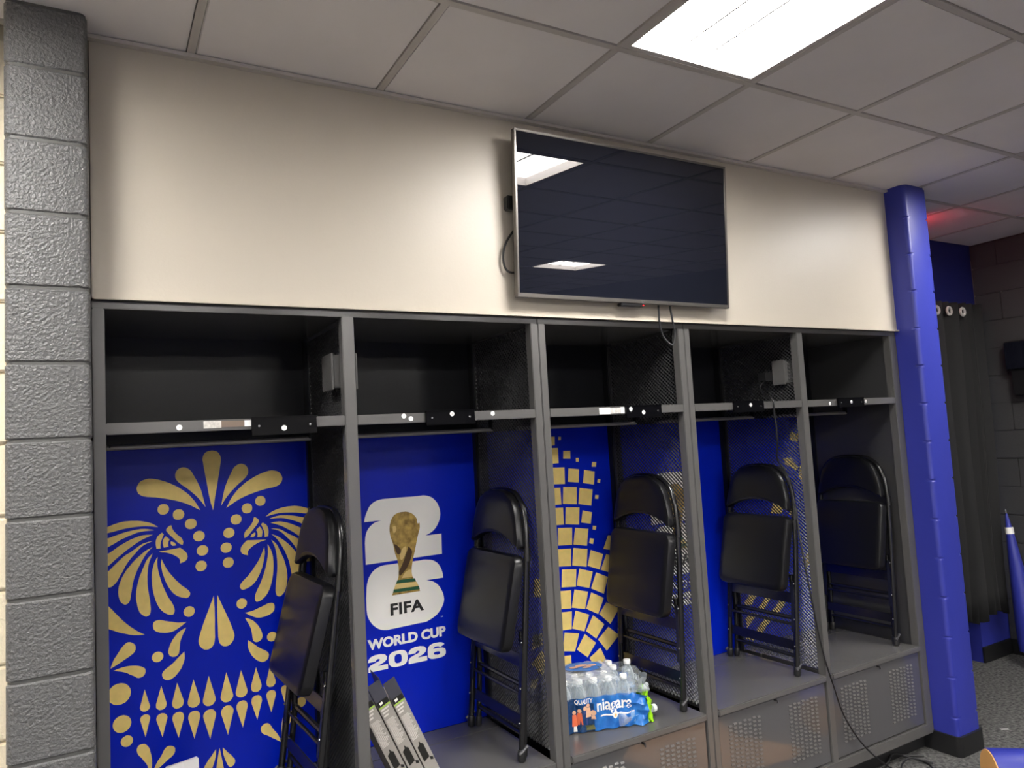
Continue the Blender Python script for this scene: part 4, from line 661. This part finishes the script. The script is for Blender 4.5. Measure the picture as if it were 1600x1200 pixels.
# print on the front film, following its scallops
def onfilm(mb, vs2, fs, lift=.0012):
    return mb.add([(*[p for p in (lambda q: (q[0], q[1]-lift, q[2]))(wrapz(max(.0005, u)/tot, z))],) for u, z in vs2], fs)
vs2, fs = text_geo('niagara', .16, .312, .064, .124, .018, .95); onfilm(MB(), vs2, fs).build('niagara_lettering', m_white, pk)
st = [(.075+.075*k/6, z) for z in (.112, .136) for k in range(7)]
onfilm(MB(), st, [(k, k+1, k+8, k+7) for k in range(6)], .0008).build('banner_print', m_wrapblue, pk)
vs2, fs = text_geo('QUALITY', .068, .145, .113, .134, .03, .95); onfilm(MB(), vs2, fs, .004).build('quality_lettering', m_white, pk)
st = [(.175+.15*k/12, z) for z in (.056, .062) for k in range(13)]
onfilm(MB(), st, [(k, k+1, k+14, k+13) for k in range(12)]).build('thin_white_rule', m_white, pk)
dr = [(.238+.013*math.sin(a)*(1 if math.cos(a) < 0 else (1-math.cos(a)*.6)), .06+.017*math.cos(a)) for a in [2*PI*k/16 for k in range(16)]]
onfilm(MB(), dr, [tuple(range(16))], .0018).build('drop_print', m_white, pk)
dr = [(.238+.006*math.sin(2*PI*k/12), .056+.007*math.cos(2*PI*k/12)) for k in range(12)]
onfilm(MB(), dr, [tuple(range(12))], .0026).build('drop_centre_print', m_orange, pk)
for n, (u, zh, r, zb0, bm) in enumerate(((.065, .083, .008, .03, m_coral), (.086, .09, .008, .035, m_coral), (.11, .097, .009, .03, m_navyp), (.125, .105, .008, .06, m_skin), (.145, .075, .011, .05, m_skin))):
    w_ = .012 if n < 4 else .009
    onfilm(MB(), [(u-w_, zb0), (u+w_, zb0), (u+w_*.7, zh-r), (u-w_*.7, zh-r)], [(0, 1, 2, 3)], .001).build('clothing_print', bm, pk)
    onfilm(MB(), [(u+r*math.cos(2*PI*k/10), zh+r*math.sin(2*PI*k/10)) for k in range(10)], [tuple(range(10))], .0014).build('face_print', m_skin, pk)
onfilm(MB(), [(.059, .008), (.075, .008), (.073, .032), (.061, .032)], [(0, 1, 2, 3)], .001).build('clothing_print', m_white, pk)
onfilm(MB(), [(.083, .01), (.151, .01), (.145, .028), (.093, .032)], [(0, 1, 2, 3)], .001).build('grass_print', mat('print_olive', s2l((92, 92, 44)), .5), pk)

# ------------------------------------------------------------------ far corner: curtain, wall equipment, flag
cu = thing('curtain', 'black cloth curtain with metal grommets hanging in the doorway', 'curtain', (5.3, .5, .34))
prof = []; n = 120
for i in range(n+1):
    u = i/n; x = 4.35+(5.66-4.35)*u; prof.append((x, .5+.036*math.sin(2*PI*u*13)+.008*math.sin(2*PI*u*31+1)))
vs = []; nz = 14
for l in range(nz+1):
    z = .345+(2.545-.345)*l/nz; f = l/nz
    for (x, y) in prof: vs.append((x-(1-f)*.02+.035*(1-f)*math.sin(x*3)-5.3, y-.5+(.012*math.sin(7*f+x*9))*(1-f), z-.34+(.03*math.sin(x*14) if l == 0 else 0)))
fs = [(l*(n+1)+i, l*(n+1)+i+1, (l+1)*(n+1)+i+1, (l+1)*(n+1)+i) for l in range(nz) for i in range(n)]
o = MB().add(vs, fs).build('curtain_cloth', m_cloth, cu, smooth=True); md = o.modifiers.new('thick', 'SOLIDIFY'); md.thickness = .004
for x in (4.6, 4.85, 5.06, 5.209, 5.376):
    pts = [(x-5.3+.026*math.cos(2*PI*k/20), -.045, 2.475-.34+.026*math.sin(2*PI*k/20)) for k in range(21)]
    MB().tube(pts, .009, 8, False).build('grommet', m_label, cu, smooth=True)
rod = MB().tube([(4.1, .5, 2.475), (5.5, .5, 2.475)], .012, 10).build('curtain_rod', m_rubber, None, smooth=True); tag(rod, 'black rod carrying the curtain across the doorway', 'curtain rod')
mo = thing('wall_monitor', 'black wall-mounted box with a smaller unit hanging under it', 'monitor', (5.7, .2, 1.85))
B(5.69, 5.782, -.25, .37, 2.04, 2.25).build('screen_housing', m_plast, mo, .008, off=(5.7, .2, 1.85)); B(5.682, 5.69, -.24, .36, 2.05, 2.24).build('screen', m_screen, mo, off=(5.7, .2, 1.85))
B(5.70, 5.782, -.1, .34, 1.86, 2.038).build('lower_unit', m_plast, mo, .006, off=(5.7, .2, 1.85))
MB().tube([(5.695, .25, 1.92), (5.68, .25, 1.88), (5.69, .25, 1.8)], .005, 8).build('dangling_lead', m_label, mo, smooth=True, off=(5.7, .2, 1.85))
fl = thing('furled_flag', 'furled royal blue banner leaning against the black block wall', 'banner', (5.52, .33, 0))
def fp(z): k = z/1.07; return (.0+.03*k, -.03+.1*k, z)
MB().tube([fp(z) for z in (.12, .3, .5, .7, .88, .93, .99, 1.04)], [.075, .07, .058, .042, .026, .021, .014, .006], 14).build('rolled_cloth', m_blue, fl, smooth=True)
MB().tube([fp(.9), fp(.945)], .0265, 14).build('white_band', m_white, fl, smooth=True); MB().tube([fp(1.035), fp(1.07)], .006, 8).build('pole_tip', m_chrome, fl, smooth=True)
MB().tube([fp(.012), fp(.15)], .016, 10).build('pole_foot', m_chrome, fl, smooth=True)
# exit sign behind the blue pillar: its red glow tints the ceiling tiles
ex = thing('exit_sign', 'red lit exit sign hidden behind the blue pillar', 'sign', (4.52, .3, 2.86))
B(4.50, 4.54, .2, .42, 2.83, 2.95).build('sign_box', m_grid, ex, .004, off=(4.52, .3, 2.86)); B(4.541, 4.548, .21, .41, 2.84, 2.94).build('red_face', mat('exit_red', (1, .03, .06), .4, emit=EXIT), ex, off=(4.52, .3, 2.86))
MB().tube([(4.52, .31, 2.95), (4.52, .31, 3.011)], .012, 8).build('stem', m_grid, ex, off=(4.52, .3, 2.86))
# blue roll with an orange end, on the carpet at the corner of the frame
rl = thing('foam_roll', 'blue roll with an orange end lying on the carpet', 'roll', (3.53, -.445, .111), (PI/2, 0, math.radians(50)))
MB().lathe([(.108, 0), (.11, .004), (.11, .9), (.108, .904)], 28).build('blue_cover', m_blue, rl, smooth=True); MB().lathe([(.104, -.004), (.1055, -.001), (.1055, .0)], 28).build('orange_end', m_orange, rl, smooth=True)
pp = MB().box(-.02, .02, -.005, .005, 0, .002).build('paper_scrap', m_paper); pp.location = (4.359, -.08, .001); pp.rotation_euler = (0, 0, -.6); tag(pp, 'tiny white paper scrap on the carpet beside the blue pillar', 'paper')
# tan sheet on the carpet in front of the lockers, mirrored in their lower doors
sh = MB().prism([(2.45, -.87), (2.7, -1.05), (3.25, -1.02), (3.14, -.7), (3.25, -.5), (3.3, -.4), (3.2, -.34), (2.95, -.36), (2.55, -.6)], 'z', .002, .012).build('backing_sheet', mat('tan_cardboard', s2l((200, 150, 96)), .7), None); tag(sh, 'tan sheet lying flat on the carpet before the lockers', 'sheet')
# white bag standing on the bench of the first bay
bg = MB().add([(.2, .3, ZB+.001), (.3, .3, ZB+.001), (.3, .36, ZB+.001), (.2, .36, ZB+.001), (.195, .315, .748), (.296, .31, .757), (.292, .335, .756), (.2, .34, .745), (.25, .32, .753), (.25, .335, .751)],
             [(0, 3, 2, 1), (0, 1, 5, 8, 4), (1, 2, 6, 5), (2, 3, 7, 9, 6), (3, 0, 4, 7), (4, 8, 9, 7), (8, 5, 6, 9)]).build('plastic_bag', m_paper)
tag(bg, 'white bag corner standing below the gold skull teeth', 'bag')
bpy.context.view_layer.update()
